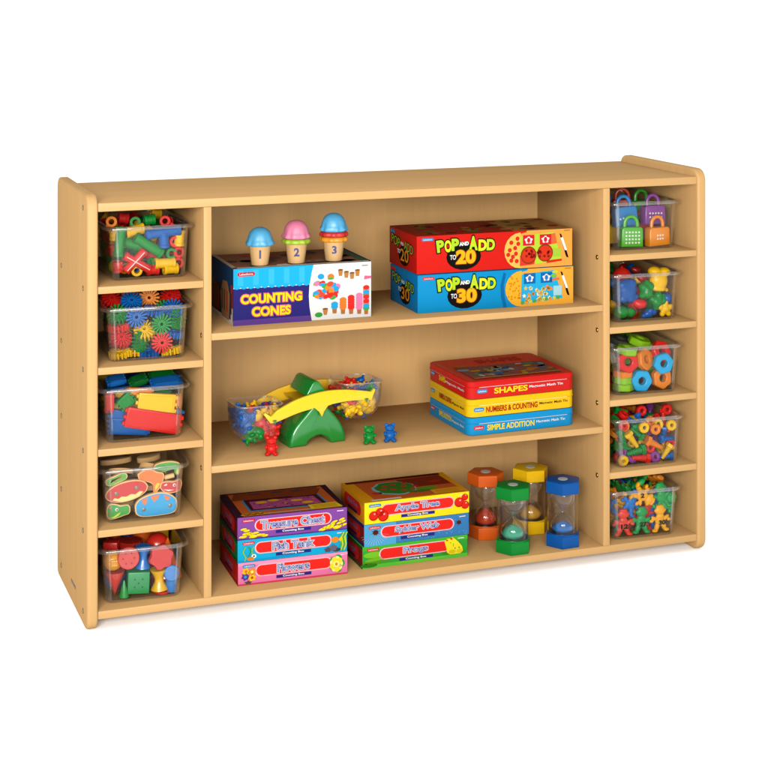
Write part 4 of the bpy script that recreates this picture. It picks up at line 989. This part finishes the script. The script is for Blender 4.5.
bm = bmesh.new(); lathe(bm, [(0, 0), (.0038, 0), (.0042, .0006), (.0042, .0164), (.0038, .017), (0, .017)], 16, M=axis_m((.038, .020, .0632), (.0545, .019, .0665)))
tag(part('wooden_dowel', bm, BOARD, None, BMx('b4')), 'short plain wooden dowel above the red dinosaur head in the fourth left bin', 'wooden dowel')
dc = [('orange', '#EE8A2A'), ('brown', '#A86A38'), ('dark red', '#A8281C'), ('dark green', '#2A6A34'), ('blue', '#2A70B0')]
r = random.Random(5)
for k in range(12):
    nm, c = dc[k % 5]; O = el(.022+.008*r.random(), .013+.004*r.random(), 9)
    lay = k//4; M = TR((-.030, .026, -.028, .030)[k % 4]*1.0, .060+.075*((k//2) % 2)+r.uniform(-.005, .005), .014+.027*lay, r.uniform(-.35, .35)+PI/2*.8, r.uniform(-.15, .15), r.uniform(-.5, .5))
    wpiece(f"{nm} painted oval board {('low', 'midway up', 'on top')[lay]} behind the dinosaur bodies,", None, O, shrink(O, .0018), c, M=M @ Matrix.Rotation(PI, 4, 'Z') if False else M)

# geometric solids
def solid(name, lab, c, fn, M, rough=.25, holes=None):
    bm = bmesh.new(); fn(bm)
    if holes is None:
        o = part(name, bm, mat(c, rough), None, BMx('b5') @ M, ang=40); tag(o, lab+' in the bottom left bin', 'toy solid', 'geometric solids in the bottom left bin'); return o
    t = thing(name, lab+' in the bottom left bin', 'toy solid', group='geometric solids in the bottom left bin', M=BMx('b5') @ M)
    part('solid_body', bm, mat(c, rough), t, ang=40)
    for h in holes:
        bm = bmesh.new(); lathe(bm, [(.0016, 0), (0, .0002)], 12, M=TR(h[0], h[1], h[2], PI/2)); part('hole', bm, mat('#0A3A20' if 'green' in lab else '#7A1E1A', .6), t)
    return t
def discf(r_, th, bv=.0015): return lambda bm: lathe(bm, [(0, -th/2), (r_-bv, -th/2), (r_, -th/2+bv), (r_, th/2-bv), (r_-bv, th/2), (0, th/2)], 32)
def conef(r_, h_): return lambda bm: lathe(bm, [(0, 0), (r_, 0), (r_, .0015), (.0012, h_-.0008), (0, h_)], 28)
def cubef(a): return lambda bm: box(bm, -a, a, -a, a, -a, a, .0016, 3)
def waistf(r_, h_): return lambda bm: lathe(bm, [(0, -h_/2), (r_, -h_/2), (r_*.95, -h_/2+.002), (r_*.55, -h_*.15), (r_*.5, 0), (r_*.55, h_*.15), (r_*.95, h_/2-.002), (r_, h_/2), (0, h_/2)], 28)
solid('toy_ball', 'orange yellow ball with a raised pattern', '#F0A41E', lambda bm: (ball(bm, (0, 0, 0), .0165, 24), [ball(bm, (.0035*sx, -.0152, .0035*sz), (.0030, .0026, .0030), 8) for sx in (-1, 0, 1) for sz in (-1, 1)]), TR(-.0475, .0230, .0640))
solid('toy_cone_block', 'red cone turned point down at the left', '#D63A2C', conef(.0165, .040), TR(-.0445, .0225, .0465, PI))
solid('round_disc', 'round red disc with small holes', '#DC3A34', lambda bm: lathe(bm, [(0, -.006), (.0170, -.006), (.0185, -.0045), (.0185, .0045), (.0170, .006), (0, .006)], 32, M=TR(0, 0, 0, PI/2)), TR(-.0235, .0120, .0700, -.1), .3, holes=[(.0095*math.cos(PI/3*q), -.0062, .0095*math.sin(PI/3*q)) for q in range(6)])
solid('waisted_block', 'blue waisted block under the rim', '#1E78D0', waistf(.0135, .036), TR(.0035, .0220, .0660, 0, .05))
solid('flower_disc', 'translucent red scalloped disc', '#DC2E30', lambda bm: lathe(bm, [(0, -.005), (.0190, -.005), (.0205, -.002), (.0205, .002), (.0190, .005), (0, .005)], 48, mod=lambda a, k: 1+.09*math.sin(6*a)), TR(.0320, .0125, .0655, PI/2-.1, 0, .1), .2)
solid('orange_wedge', 'tall orange cone leaning at the right', '#F0661C', conef(.0260, .064), TR(.0470, .0400, .0220, -.12, .05))
solid('toy_cube', 'green cube with five small holes', '#0C9A52', cubef(.0182), TR(-.0050, .0260, .0265, 0, .04, -.08), .3, holes=[(-.0065, -.01832, .0065), (.0065, -.01832, .0065), (0, -.01832, 0), (-.0065, -.01832, -.0065), (.0065, -.01832, -.0065)])
solid('waisted_block', 'yellow waisted block right of the green cube', '#F8BE1C', waistf(.0150, .034), TR(.0300, .0190, .0265, 0, -.05))
solid('round_disc', 'blue disc standing on the blue cylinder', '#2A80D0', discf(.0135, .012), TR(.0500, .0125, .0365, PI/2-.2))
solid('toy_cylinder', 'blue cylinder in the bottom right corner', '#2A80D0', discf(.0105, .024), TR(.0510, .0170, .0160, 0, .03))
solid('toy_cone_block', 'small green cone left of the green cube', '#149A3C', conef(.0085, .028), TR(-.0300, .0140, .0045))
solid('round_disc', 'red disc lying flat under the yellow block', '#D83024', discf(.0140, .0045), TR(.0350, .0180, .0055))
for lab, c, x, y, z, fn in (('red ball showing over the rim at the right', '#D8281C', .0350, .062, .0700, lambda bm: ball(bm, (0, 0, 0), .0205, 24)), ('dark red disc lying on top in the middle', '#A82018', -.0100, .070, .0740, discf(.021, .012)), ('red cube showing over the rim at the left', '#C8241A', -.0430, .064, .0720, cubef(.0125)),
    ('orange cylinder on top at the back', '#E8661C', .018, .110, .074, discf(.018, .022)), ('red cone on top at the back left', '#C82C20', -.030, .115, .060, conef(.018, .032)), ('yellow cube at the back right', '#F0B41C', .045, .120, .068, cubef(.0145)),
    ('blue ball lying on the bin floor behind the red cone', '#1E68C0', -.040, .060, .0230, lambda bm: ball(bm, (0, 0, 0), .0190, 24)), ('green cylinder behind the green cube', '#149A3C', .0, .060, .027, discf(.017, .044)), ('red cube behind the yellow waisted block', '#C8241A', .038, .058, .0200, cubef(.0155)),
    ('yellow ball deep at the back left', '#F0B41C', -.038, .105, .0230, lambda bm: ball(bm, (0, 0, 0), .0190, 24)), ('green cube deep at the back', '#149A3C', .005, .108, .022, cubef(.017)), ('blue cylinder deep at the back right', '#1E68C0', .043, .105, .026, discf(.016, .042)),
    ('red ball deepest at the left', '#D8281C', -.036, .155, .024, lambda bm: ball(bm, (0, 0, 0), .0195, 24)), ('orange cube deepest in the middle', '#E8661C', .006, .158, .022, cubef(.017)), ('green ball deepest at the right', '#149A3C', .044, .155, .023, lambda bm: ball(bm, (0, 0, 0), .0185, 24)), ('blue disc on top at the very back', '#1E68C0', .0, .160, .062, discf(.022, .02))):
    solid('toy_solid', lab, c, fn, TR(x, y, z, 0, 0, x*9))

# padlocks with dots
def dots(nx, nz, w_, h_): return [(-w_/2+w_*i/(nx-1), (-h_/2+h_*j/(nz-1)) if nz > 1 else 0) for i in range(nx) for j in range(nz)]
def padlock(lab, c, M, dd, w_=.034, h_=.030, th=.018, flip=False, grp='padlocks in the top right bin'):
    t = thing('toy_padlock', lab, 'toy padlock', group=grp, M=BMx('r1') @ M @ Matrix.Diagonal((1.28, 1.1, 1.2, 1)))
    bm = bmesh.new(); o = [(-w_/2, 0), (w_/2, 0), (w_/2-.0008, h_-.003), (w_/2-.004, h_), (-w_/2+.004, h_), (-w_/2+.0008, h_-.003)]
    prism(bm, o, -th/2, th/2, 'XZ', .0018, 3); part('lock_body', bm, mat(c, .32), t)
    bm = bmesh.new(); pts = [(-.0100, h_-.004)]+[(.0100*math.cos(PI-PI*k/12), h_+.0045+.0115*math.sin(PI*k/12)) for k in range(13)]+[(.0100, h_-.004)]
    rings = []
    for i, (x, z) in enumerate(pts):
        a = pts[max(0, i-1)]; b_ = pts[min(len(pts)-1, i+1)]; tx, tz = b_[0]-a[0], b_[1]-a[1]; L = math.hypot(tx, tz); nx_, nz_ = -tz/L, tx/L
        rings.append([(x+nx_*.0029*math.cos(2*PI*k/10), .0029*math.sin(2*PI*k/10), z+nz_*.0029*math.cos(2*PI*k/10)) for k in range(10)])
    loft(bm, rings); part('shackle', bm, mat(c, .32), t, ang=60)
    bm = bmesh.new()
    for x, z in dd: lathe(bm, [(.00155, 0), (.0014, .0003), (0, .0004)], 10, M=TR(x, -th/2, z+h_*.48, PI/2))
    if dd: part('dot_marks', bm, mat('#F8F6F0', .4), t)
    return t
padlock('green padlock with twenty white dots, front left in the top right bin', '#4CB81E', TR(-.0225, .0155, .0045, 0, .02, -.08), dots(5, 4, .020, .0165), .0345, .031)
padlock('orange padlock with six white dots, front right in the top right bin', '#F7941A', TR(.0345, .0155, .0040, 0, -.02, .12), dots(3, 2, .009, .0055), .0370, .029)
padlock('blue padlock with five white dots above the green one in the top right bin', '#1684CC', TR(-.0225, .0370, .0400, -.08, -.05, -.05), [(-.010, -.003), (-.005, -.002), (0, -.001), (.005, 0), (.010, .001)], .0370, .031)
padlock('purple padlock with ten white dots above the orange one in the top right bin', '#8C449C', TR(.0370, .0370, .0410, -.08, .03, .08), dots(5, 2, .020, .006), .0360, .030)
for lab, c, x, y, z, rz in (('dark blue padlock half hidden behind the light blue one', '#1A5AA8', -.046, .075, .0450, .3), ('red padlock at the back, its shackle over the rim', '#D8401C', .006, .105, .0460, -.2), ('green padlock at the back, its shackle over the rim', '#2E9A28', .036, .085, .0450, .1),
    ('yellow padlock hidden low behind the green one', '#F0C01C', -.030, .070, .004, .2), ('red padlock hidden low behind the orange one', '#D83020', .028, .070, .004, -.1), ('blue padlock low at the back left', '#1A5AA8', -.030, .115, .004, .1), ('purple padlock low at the back right', '#7A3C90', .028, .115, .004, -.2), ('orange padlock low at the very back', '#F08A1A', .0, .160, .004, 0.), ('green padlock upper at the very back', '#2E9A28', -.020, .160, .046, .2)):
    padlock(lab+' in the top right bin', c, TR(x, y, z, 0, 0, rz), [])

# lumpy fruit-like shapes
def lump(lab, key, P, c, M, s=1.0):
    me = blob(('plastic_fruit', key, c), P, plas(c, .22), .0014, 3)
    put('r2', 'plastic_fruit', me, M @ Matrix.Scale(s, 4), lab+' in the second right bin', 'plastic fruit', 'plastic fruit in the second right bin')
BAG = [(0, 0, 0, .0165, .0095, .0170), (-.0075, 0, .0080, .0085, .0085, .0080), (.0075, 0, .0090, .0085, .0085, .0080), (-.006, 0, -.012, .0090, .0085, .0060), (.006, 0, -.012, .0090, .0085, .0060), (.0150, -.002, -.0100, .0036, .0036, .0036)]
POT = [(0, 0, -.004, .0130, .0095, .0130), (-.0070, 0, .0080, .0095, .0090, .0065), (.0070, 0, .0085, .0085, .0090, .0060), (0, 0, -.0140, .0120, .0085, .0040), (.0130, 0, -.0150, .0030, .0030, .0030)]
CLU = [(-.005, 0, .005, .0065, .0070, .0060), (.005, 0, .006, .0060, .0070, .0060), (0, -.002, -.003, .0085, .0075, .0075), (-.007, 0, -.006, .0045, .0055, .0045), (.007, 0, -.007, .0045, .0055, .0045), (0, 0, .011, .0030, .0030, .0040), (-.001, -.006, .002, .0035, .003, .0035)]
PEAR = [(-.005, 0, 0, .0130, .0110, .0095), (.010, 0, -.001, .0085, .0085, .0075), (.0190, 0, .001, .0020, .002, .0020)]
TEDDY = [(0, 0, 0, .0080, .0065, .0070), (.0100, 0, .002, .0060, .0055, .0052), (-.008, 0, -.003, .0055, .0050, .0045), (.003, -.003, .0055, .0040, .0035, .0040)]
STAR = [(0, 0, 0, .0060, .0045, .0060)]+[(.0085*math.cos(k*1.257+.3), 0, .0085*math.sin(k*1.257+.3), .0042, .0036, .0042) for k in range(5)]
BERRY = [(0, 0, 0, .0105, .0095, .0070), (-.006, 0, .002, .006, .007, .0055)]
lump('big blue pear shape at the front left', 'bag', BAG, '#1458A8', TR(-.0310, .0200, .0560), 1.30)
lump('big yellow apple shape rising over the rim', 'pot', POT, 'yellow', TR(.0370, .0200, .0760, 0, .12), 1.45)
lump('green grape cluster in the middle', 'clu', CLU, 'green', TR(.0090, .0160, .0540), 1.4)
lump('lower green grape cluster', 'clu2', CLU, 'green', TR(.0310, .0150, .0345, 0, 1.0), 1.35)
lump('blue round berry at the right', 'berry', [(0, 0, 0, .0085, .0085, .0090)], '#1458A8', TR(.0530, .0180, .0370), 1.2)
lump('yellow star fruit in the bottom right corner', 'star', STAR, 'yellow', TR(.0470, .0120, .0180), 1.35)
lump('red cherry shape under the green cluster', 'cherry', BERRY, 'red', TR(-.0050, .0160, .0300), 1.35)
lump('green avocado shape lying at the bottom left', 'pear', PEAR, '#0F8A30', TR(-.0370, .0180, .0160), 1.25)
lump('blue plum pair at the bottom middle', 'teddy', TEDDY, '#1458B0', TR(.0110, .0130, .0110), 1.12)
lump('red apple shape showing over the rim at the left', 'apple', [(0, 0, 0, .0190, .0160, .0160), (0, 0, .014, .003, .003, .006)], '#D02418', TR(-.0250, .0520, .0780))
lump('dark red berry on top behind the rim', 'dberry', BERRY, '#8A1C14', TR(.0180, .0750, .0830))
lump('red berry between the blue pear and the yellow apple', 'berry3', BERRY, '#A82018', TR(.0110, .0360, .0740))
def mk(b, x, y, z, r, top):
    c = r.choice(['red', 'green', 'yellow', 'blue']); l, g = bl(b, c, 'plastic fruit', top)
    me = blob(('plastic_fruit', 'f', c), PEAR, plas(c, .22), .0014, 3)
    put(b, 'plastic_fruit', me, Matrix.Translation((x*.85, y, z)) @ rot(r), l, 'plastic fruit', g)
fill('r2', mk, 3, 4, 3, .052, .180, .017, .066, 6)

# large hexagonal nuts
def nut_bm(ro, ri, th, bv, k=6):
    def f(bm):
        P = [(ro*math.cos(2*PI*i/k), ro*math.sin(2*PI*i/k)) for i in range(k)]; n = 36
        def hexr(a, q):
            s_ = 2*PI/k; d = (a+s_/2) % s_-s_/2; v = math.cos(PI/k)/math.cos(s_/2-abs(d)) ; return min(v, .955)/1.0 if q else 1
        ring = lambda r_, z, h_: [((r_*(hexr(2*PI*i/n, 1) if h_ else 1))*math.cos(2*PI*i/n), (r_*(hexr(2*PI*i/n, 1) if h_ else 1))*math.sin(2*PI*i/n), z) for i in range(n)]
        L_ = [ring(ri, -th/2+bv*.6, 0), ring(ri+bv, -th/2, 0), ring(ro-bv, -th/2, 1), ring(ro, -th/2+bv, 1), ring(ro, th/2-bv, 1), ring(ro-bv, th/2, 1), ring(ri+bv, th/2, 0), ring(ri, th/2-bv*.6, 0)]
        vr = loft(bm, L_, 0, False, False)
        for i in range(n): bm.faces.new((vr[-1][i], vr[-1][(i+1) % n], vr[0][(i+1) % n], vr[0][i]))
    return f
def bignut(c): return cached(('hex_nut', 'big', c), nut_bm(.0172, .0060, .0120, .0016), plas(c, .30), 30)
def nutp(lab, c, p, e, s=1.0): put('r3', 'hex_nut', bignut(c), Matrix.Translation(p) @ Euler(e).to_matrix().to_4x4() @ Matrix.Diagonal((s*1.27, s*1.27, s*1.1, 1)), lab+' in the middle right bin', 'toy nut', 'large nuts in the middle right bin')
nutp('sky blue hexagonal nut facing out at the bottom', 'skyblue', (-.0055, .0115, .0230), (PI/2, 0.1, 0))
nutp('sky blue hexagonal nut facing out at the right', 'skyblue', (.0400, .0125, .0525), (PI/2, -.2, 0), .97)
nutp('red nut facing out at the left', 'red', (-.0320, .0150, .0590), (PI/2-.15, .4, -.15))
nutp('orange nut between the red one and the sky blue one', 'orange', (.0060, .0210, .0600), (PI/2-.3, .7, .3))
nutp('red nut under the rim at the right', 'red', (.0420, .0260, .0715), (PI/2-.4, .2, .2))
nutp('orange nut in the bottom right corner', 'orange', (.0400, .0190, .0235), (PI/2-.1, .5, .1))
nutp('green nut lying flat under the rim at the left', 'lime', (-.0280, .0240, .0790), (.1, .1, 0))
nutp('orange nut lying flat on the two green ones', 'orange', (-.0370, .0260, .0370), (.12, -.05, .2), .97)
nutp('upper green nut lying flat in the bottom left corner', 'lime', (-.0370, .0260, .0240), (.04, .05, .4))
nutp('green nut lowest in the bottom left corner', 'lime', (-.0350, .0260, .0108), (0, 0, .7))
nutp('grey white nut at the left wall', '#A8AAA0', (-.0500, .0400, .0700), (1.2, .3, .9))
nutp('lime green nut on top behind the rim', 'lime', (.0150, .0620, .0850), (.25, .2, .3), 1.1)
nutp('dark grey nut on top at the back', '#55584E', (-.0120, .0900, .0800), (.2, .2, 0), 1.1)
def mk(b, x, y, z, r, top):
    c = r.choice(['red', 'lime', 'orange', 'skyblue']); l, g = bl(b, {'lime': 'green', 'skyblue': 'sky blue'}.get(c, c), 'large nut', top)
    put(b, 'hex_nut', bignut(c), Matrix.Translation((x*.92, y, z)) @ rot(r, .6), l, 'toy nut', g)
fill('r3', mk, 3, 4, 4, .062, .178, .013, .068, 7, .003, .040)

# small nuts and bolts
def sbolt_bm(bm):
    lathe(bm, [(0, 0), (.0066, 0), (.0072, .0010), (.0072, .0060), (.0062, .0070), (.0040, .0070)], 6)
    pr = []
    for k in range(8): z = .0070+k*.0030; rr = .0042-.00028*k; pr += [(rr, z), (rr+.0008, z+.0008), (rr+.0006, z+.0020), (rr, z+.0026)]
    lathe(bm, pr+[(.0014, .0315), (0, .0320)], 14)
def sbolt(c): return cached(('toy_bolt', c), sbolt_bm, plas(c, .3), 30)
def snut(c): return cached(('toy_nut', c), nut_bm(.0083, .0028, .0070, .0014, 8), plas(c, .3), 40)
NB = [
  ('nut','red', (-0.0456, 0.014, 0.0758), 'S'),
  ('nut','orange', (-0.0433, 0.016, 0.0739), 'F'),
  ('bolt','green', (-0.0507, 0.02, 0.065), (-0.0372, 0.02, 0.0321)),
  ('bolt','yellow', (-0.0362, 0.014, 0.0592), (-0.0169, 0.012, 0.0324)),
  ('nut','yellow', (-0.0052, 0.01, 0.0693), 'F'),
  ('bolt','green', (-0.0067, 0.016, 0.0501), (-0.0182, 0.02, 0.0598)),
  ('bolt','green', (-0.0047, 0.012, 0.0289), (-0.0402, 0.014, 0.0206)),
  ('nut','orange', (0.0178, 0.008, 0.0647), 'F'),
  ('bolt','orange', (0.0045, 0.014, 0.0435), (0.0349, 0.012, 0.0267)),
  ('nut','yellow', (0.0296, 0.02, 0.0705), 'F'),
  ('nut','yellow', (0.0522, 0.01, 0.0692), 'F'),
  ('bolt','blue', (0.0332, 0.014, 0.0435), (0.069, 0.014, 0.0429)),
  ('bolt','blue', (0.0444, 0.022, 0.0614), (0.043, 0.022, 0.0443)),
  ('bolt','yellow', (0.0514, 0.012, 0.0301), (0.0335, 0.012, 0.0035)),
  ('bolt','blue', (0.0566, 0.014, 0.0083), (0.0442, 0.014, 0.0094)),
  ('bolt','red', (0.0049, 0.012, 0.0105), (-0.0294, 0.014, 0.0135)),
  ('nut','yellow', (-0.0482, 0.01, 0.0107), 'F'),
  ('nut','purple', (0.0196, 0.014, 0.0103), 'F'),
  ('nut','red', (0.0126, 0.02, 0.0278), 'F'),
  ('nut','purple', (-0.0453, 0.02, 0.0243), 'S'),
  ('bolt','green', (-0.0162, 0.024, 0.0709), (-0.0107, 0.024, 0.0557)),
  ('nut','red', (0.064, 0.02, 0.0307), 'F'),
  ('nut','orange', (0.0131, 0.02, 0.0768), 'S'),
  ('nut','red', (0.0049, 0.04, 0.093), 'F'),
  ('nut','red', (0.0587, 0.04, 0.0912), 'F'),
  ('nut','red', (-0.0325, 0.04, 0.0879), 'T'),
  ('bolt','green', (-0.0439, 0.05, 0.0963), (-0.0275, 0.05, 0.0925)),
  ('nut','green', (-0.0565, 0.03, 0.0825), 'T'),
  ('nut','orange', (-0.0592, 0.03, 0.0583), 'T'),
  ('bolt','green', (-0.0561, 0.02, 0.0362), (-0.0243, 0.024, 0.0275)),
  ('nut','purple', (-0.0264, 0.02, 0.0043), 'T'),
]
WHERE = lambda p: ('at the left' if p[0] < -.022 else ('in the middle' if p[0] < .022 else 'at the right'))+(' near the floor' if p[2] < .022 else (' halfway up' if p[2] < .055 else (' under the rim' if p[2] < .082 else ' over the rim')))
seen = {}
for n, q in enumerate(NB):
    r = random.Random(n+40)
    if q[0] == 'nut':
        p = vec(q[2], 'r4', .0078); p.y = max(q[2][1], .0085); f = q[3]
        E = {'F': Euler((PI/2+r.uniform(-.3, .3), r.uniform(-.3, .3), 0)), 'S': Euler((1.2, .9, 0)), 'T': Euler((.5, .4, 0))}[f]
        lab = f"{q[1]} nut {('facing out' if f == 'F' else 'tipped over')} {WHERE(q[2])}"; M = Matrix.Translation(p) @ E.to_matrix().to_4x4() @ Matrix.Scale(1.3, 4); me = snut(q[1]); nm = 'toy_nut'
    else:
        a, e = vec(q[2], 'r4', .0065), vec(q[3], 'r4', .003); d = (e-a).normalized(); a = a-d*.0025
        side = 'pointing '+('right' if d.x > .5 else ('left' if d.x < -.5 else ('down' if d.z < 0 else 'up')))
        lab = f"{q[1]} bolt {side} {WHERE(q[2])}"; M = axis_m(a, a+d) @ Matrix.Scale(max(.9, min(1.2, (e-a).length/.032)), 4) @ Matrix.Diagonal((1.2, 1.2, 1, 1)); me = sbolt(q[1]); nm = 'toy_bolt'
    seen[lab] = seen.get(lab, 0)+1
    if seen[lab] > 1: lab = 'second '+lab
    put('r4', nm, me, M, lab+' in the fourth right bin', 'toy nut' if q[0] == 'nut' else 'toy bolt', 'small nuts and bolts in the fourth right bin')
def mk(b, x, y, z, r, top):
    c = r.choice(['red', 'green', 'yellow', 'blue', 'orange', 'purple', 'red', 'green']); isn = r.random() < .45
    l, g = bl(b, c, 'small nut' if isn else 'small bolt', top)
    put(b, 'toy_nut' if isn else 'toy_bolt', snut(c) if isn else sbolt(c), Matrix.Translation((x, y, z)) @ rot(r) @ Matrix.Translation((0, 0, 0 if isn else -.016)), l, 'toy nut' if isn else 'toy bolt', g)
fill('r4', mk, 5, 6, 4, .034, .184, .012, .076, 8, .004, .050)

# numbered little people
def person_parts(): return [(p[0]*1.28, p[1]*1.15, p[2]*1.08, p[3]*1.4, p[4]*1.25, p[5]*1.14, *p[6:]) for p in person_base()]
def person_base(): return [(0, 0, .0370, .0078, .0046, .0078), (0, 0, .0440, .0060, .0042, .0030), (-.0070, 0, .0370, .0026, .0030, .0028), (.0070, 0, .0370, .0026, .0030, .0028),
    (0, 0, .0260, .0062, .0040, .0060), (0, 0, .0185, .0080, .0042, .0075), (-.0090, 0, .0235, .0062, .0030, .0030, (0, .55, 0)), (.0090, 0, .0235, .0062, .0030, .0030, (0, -.55, 0)), (-.0142, 0, .0200, .0032, .0030, .0030), (.0142, 0, .0200, .0032, .0030, .0030),
    (-.0055, 0, .0095, .0036, .0036, .0075, (0, .35, 0)), (.0055, 0, .0095, .0036, .0036, .0075, (0, -.35, 0)), (-.0095, -.001, .0030, .0046, .0042, .0030), (.0095, -.001, .0030, .0046, .0042, .0030)]
def toy_person(b, c, M, lab, num=None, grp='numbered toy people', nrot=0.0):
    me = blob(('toy_person', c), person_parts(), plas(c, .32), .0011, 2)
    if not num:
        put(b, 'toy_person', me, M, lab, 'toy person', grp); return
    t = thing('toy_person', lab, 'toy person', group=grp, M=BMx(b) @ M); link('figure', me, t)
    A = Art(.0125, .0078); A.text(num, 0 if len(num) > 1 else .25, 0, 1 if len(num) > 1 else .75, 1, '#1E1408', 1, .05, nrot); A.build('number', t, (-.0062, -.0074, .0155), (1, 0, 0), (0, 0, 1), (0, -1, 0))
toy_person('r5', '#E8402E', TR(-.0390, .0105, .0035, 0, 0, -.1), 'red toy person numbered 12 standing front left in the bottom right bin', '12')
toy_person('r5', '#22A050', TR(-.0015, .0125, .0035, 0, .03, 0), 'green toy person numbered 27 between the red and yellow ones in the bottom right bin', '27')
toy_person('r5', '#FBB01C', TR(.0370, .0100, .0045, 0, -.02, .05), 'yellow toy person numbered 30 standing front right in the bottom right bin', '30')
toy_person('r5', '#FBB01C', TR(-.0130, .0130, .0840, 0, 2.15, 0) @ Matrix.Translation((0, 0, -.006)), 'yellow toy person numbered 2 lying sideways above the green one in the bottom right bin', '2', nrot=2.15)
toy_person('r5', '#1C74C8', TR(-.0310, .0180, .0400, 0, .5, 0), 'blue toy person leaning behind the red one in the bottom right bin')
toy_person('r5', '#1C74C8', TR(-.0560, .0260, .0350, 0, -.3, .3), 'blue toy person at the left wall in the bottom right bin')
toy_person('r5', '#22A050', TR(.0480, .0170, .0450, 0, -.2, 0), 'green toy person standing upper right in the bottom right bin')
toy_person('r5', '#2CB060', TR(.0330, .0200, .0380, 0, .9, 0), 'pale green toy person tilted above the yellow one in the bottom right bin')
toy_person('r5', '#1C5AA8', TR(.0200, .0260, .0560, 0, 1.2, 0), 'dark blue toy person tilted under the rim in the bottom right bin')
toy_person('r5', '#D83424', TR(.0020, .0240, .0200, 0, .5, 0), 'red toy person whose head shows right of the green one in the bottom right bin')
toy_person('r5', '#F0901A', TR(-.0560, .0450, .0700, 0, 1.4, .2), 'orange toy person lying over the rim at the left in the bottom right bin')
toy_person('r5', '#F0901A', TR(-.0580, .0450, .0300, 0, .2, .2), 'orange toy person low at the left wall in the bottom right bin')
toy_person('r5', '#1C5AA8', TR(.0210, .0260, .0050, 0, .2, 0), 'dark blue toy person low behind the yellow one in the bottom right bin')
toy_person('r5', '#14702E', TR(-.0400, .0550, .0830, 1.3, .9, 0), 'dark green toy person on top at the left in the bottom right bin')
toy_person('r5', '#17A04A', TR(.0080, .0550, .0860, 1.2, -.6, 0), 'bright green toy person on top in the middle in the bottom right bin')
toy_person('r5', '#D07A1A', TR(.0380, .0700, .0850, 1.2, .4, 0), 'brown orange toy person on top at the back in the bottom right bin')
def mk(b, x, y, z, r, top):
    c = r.choice(['#D83424', '#22A050', '#FBB01C', '#1C74C8', '#F0901A', '#22A050']); nm = {'#D83424': 'red', '#22A050': 'green', '#FBB01C': 'yellow', '#1C74C8': 'blue', '#F0901A': 'orange'}[c]
    l, g = bl(b, nm, 'toy person', top)
    toy_person(b, c, Matrix.Translation((x*.8, y, z)) @ rot(r) @ Matrix.Translation((0, 0, -.022)), l, None, g)
fill('r5', mk, 3, 5, 4, .048, .182, .018, .066, 9, .004, .040)
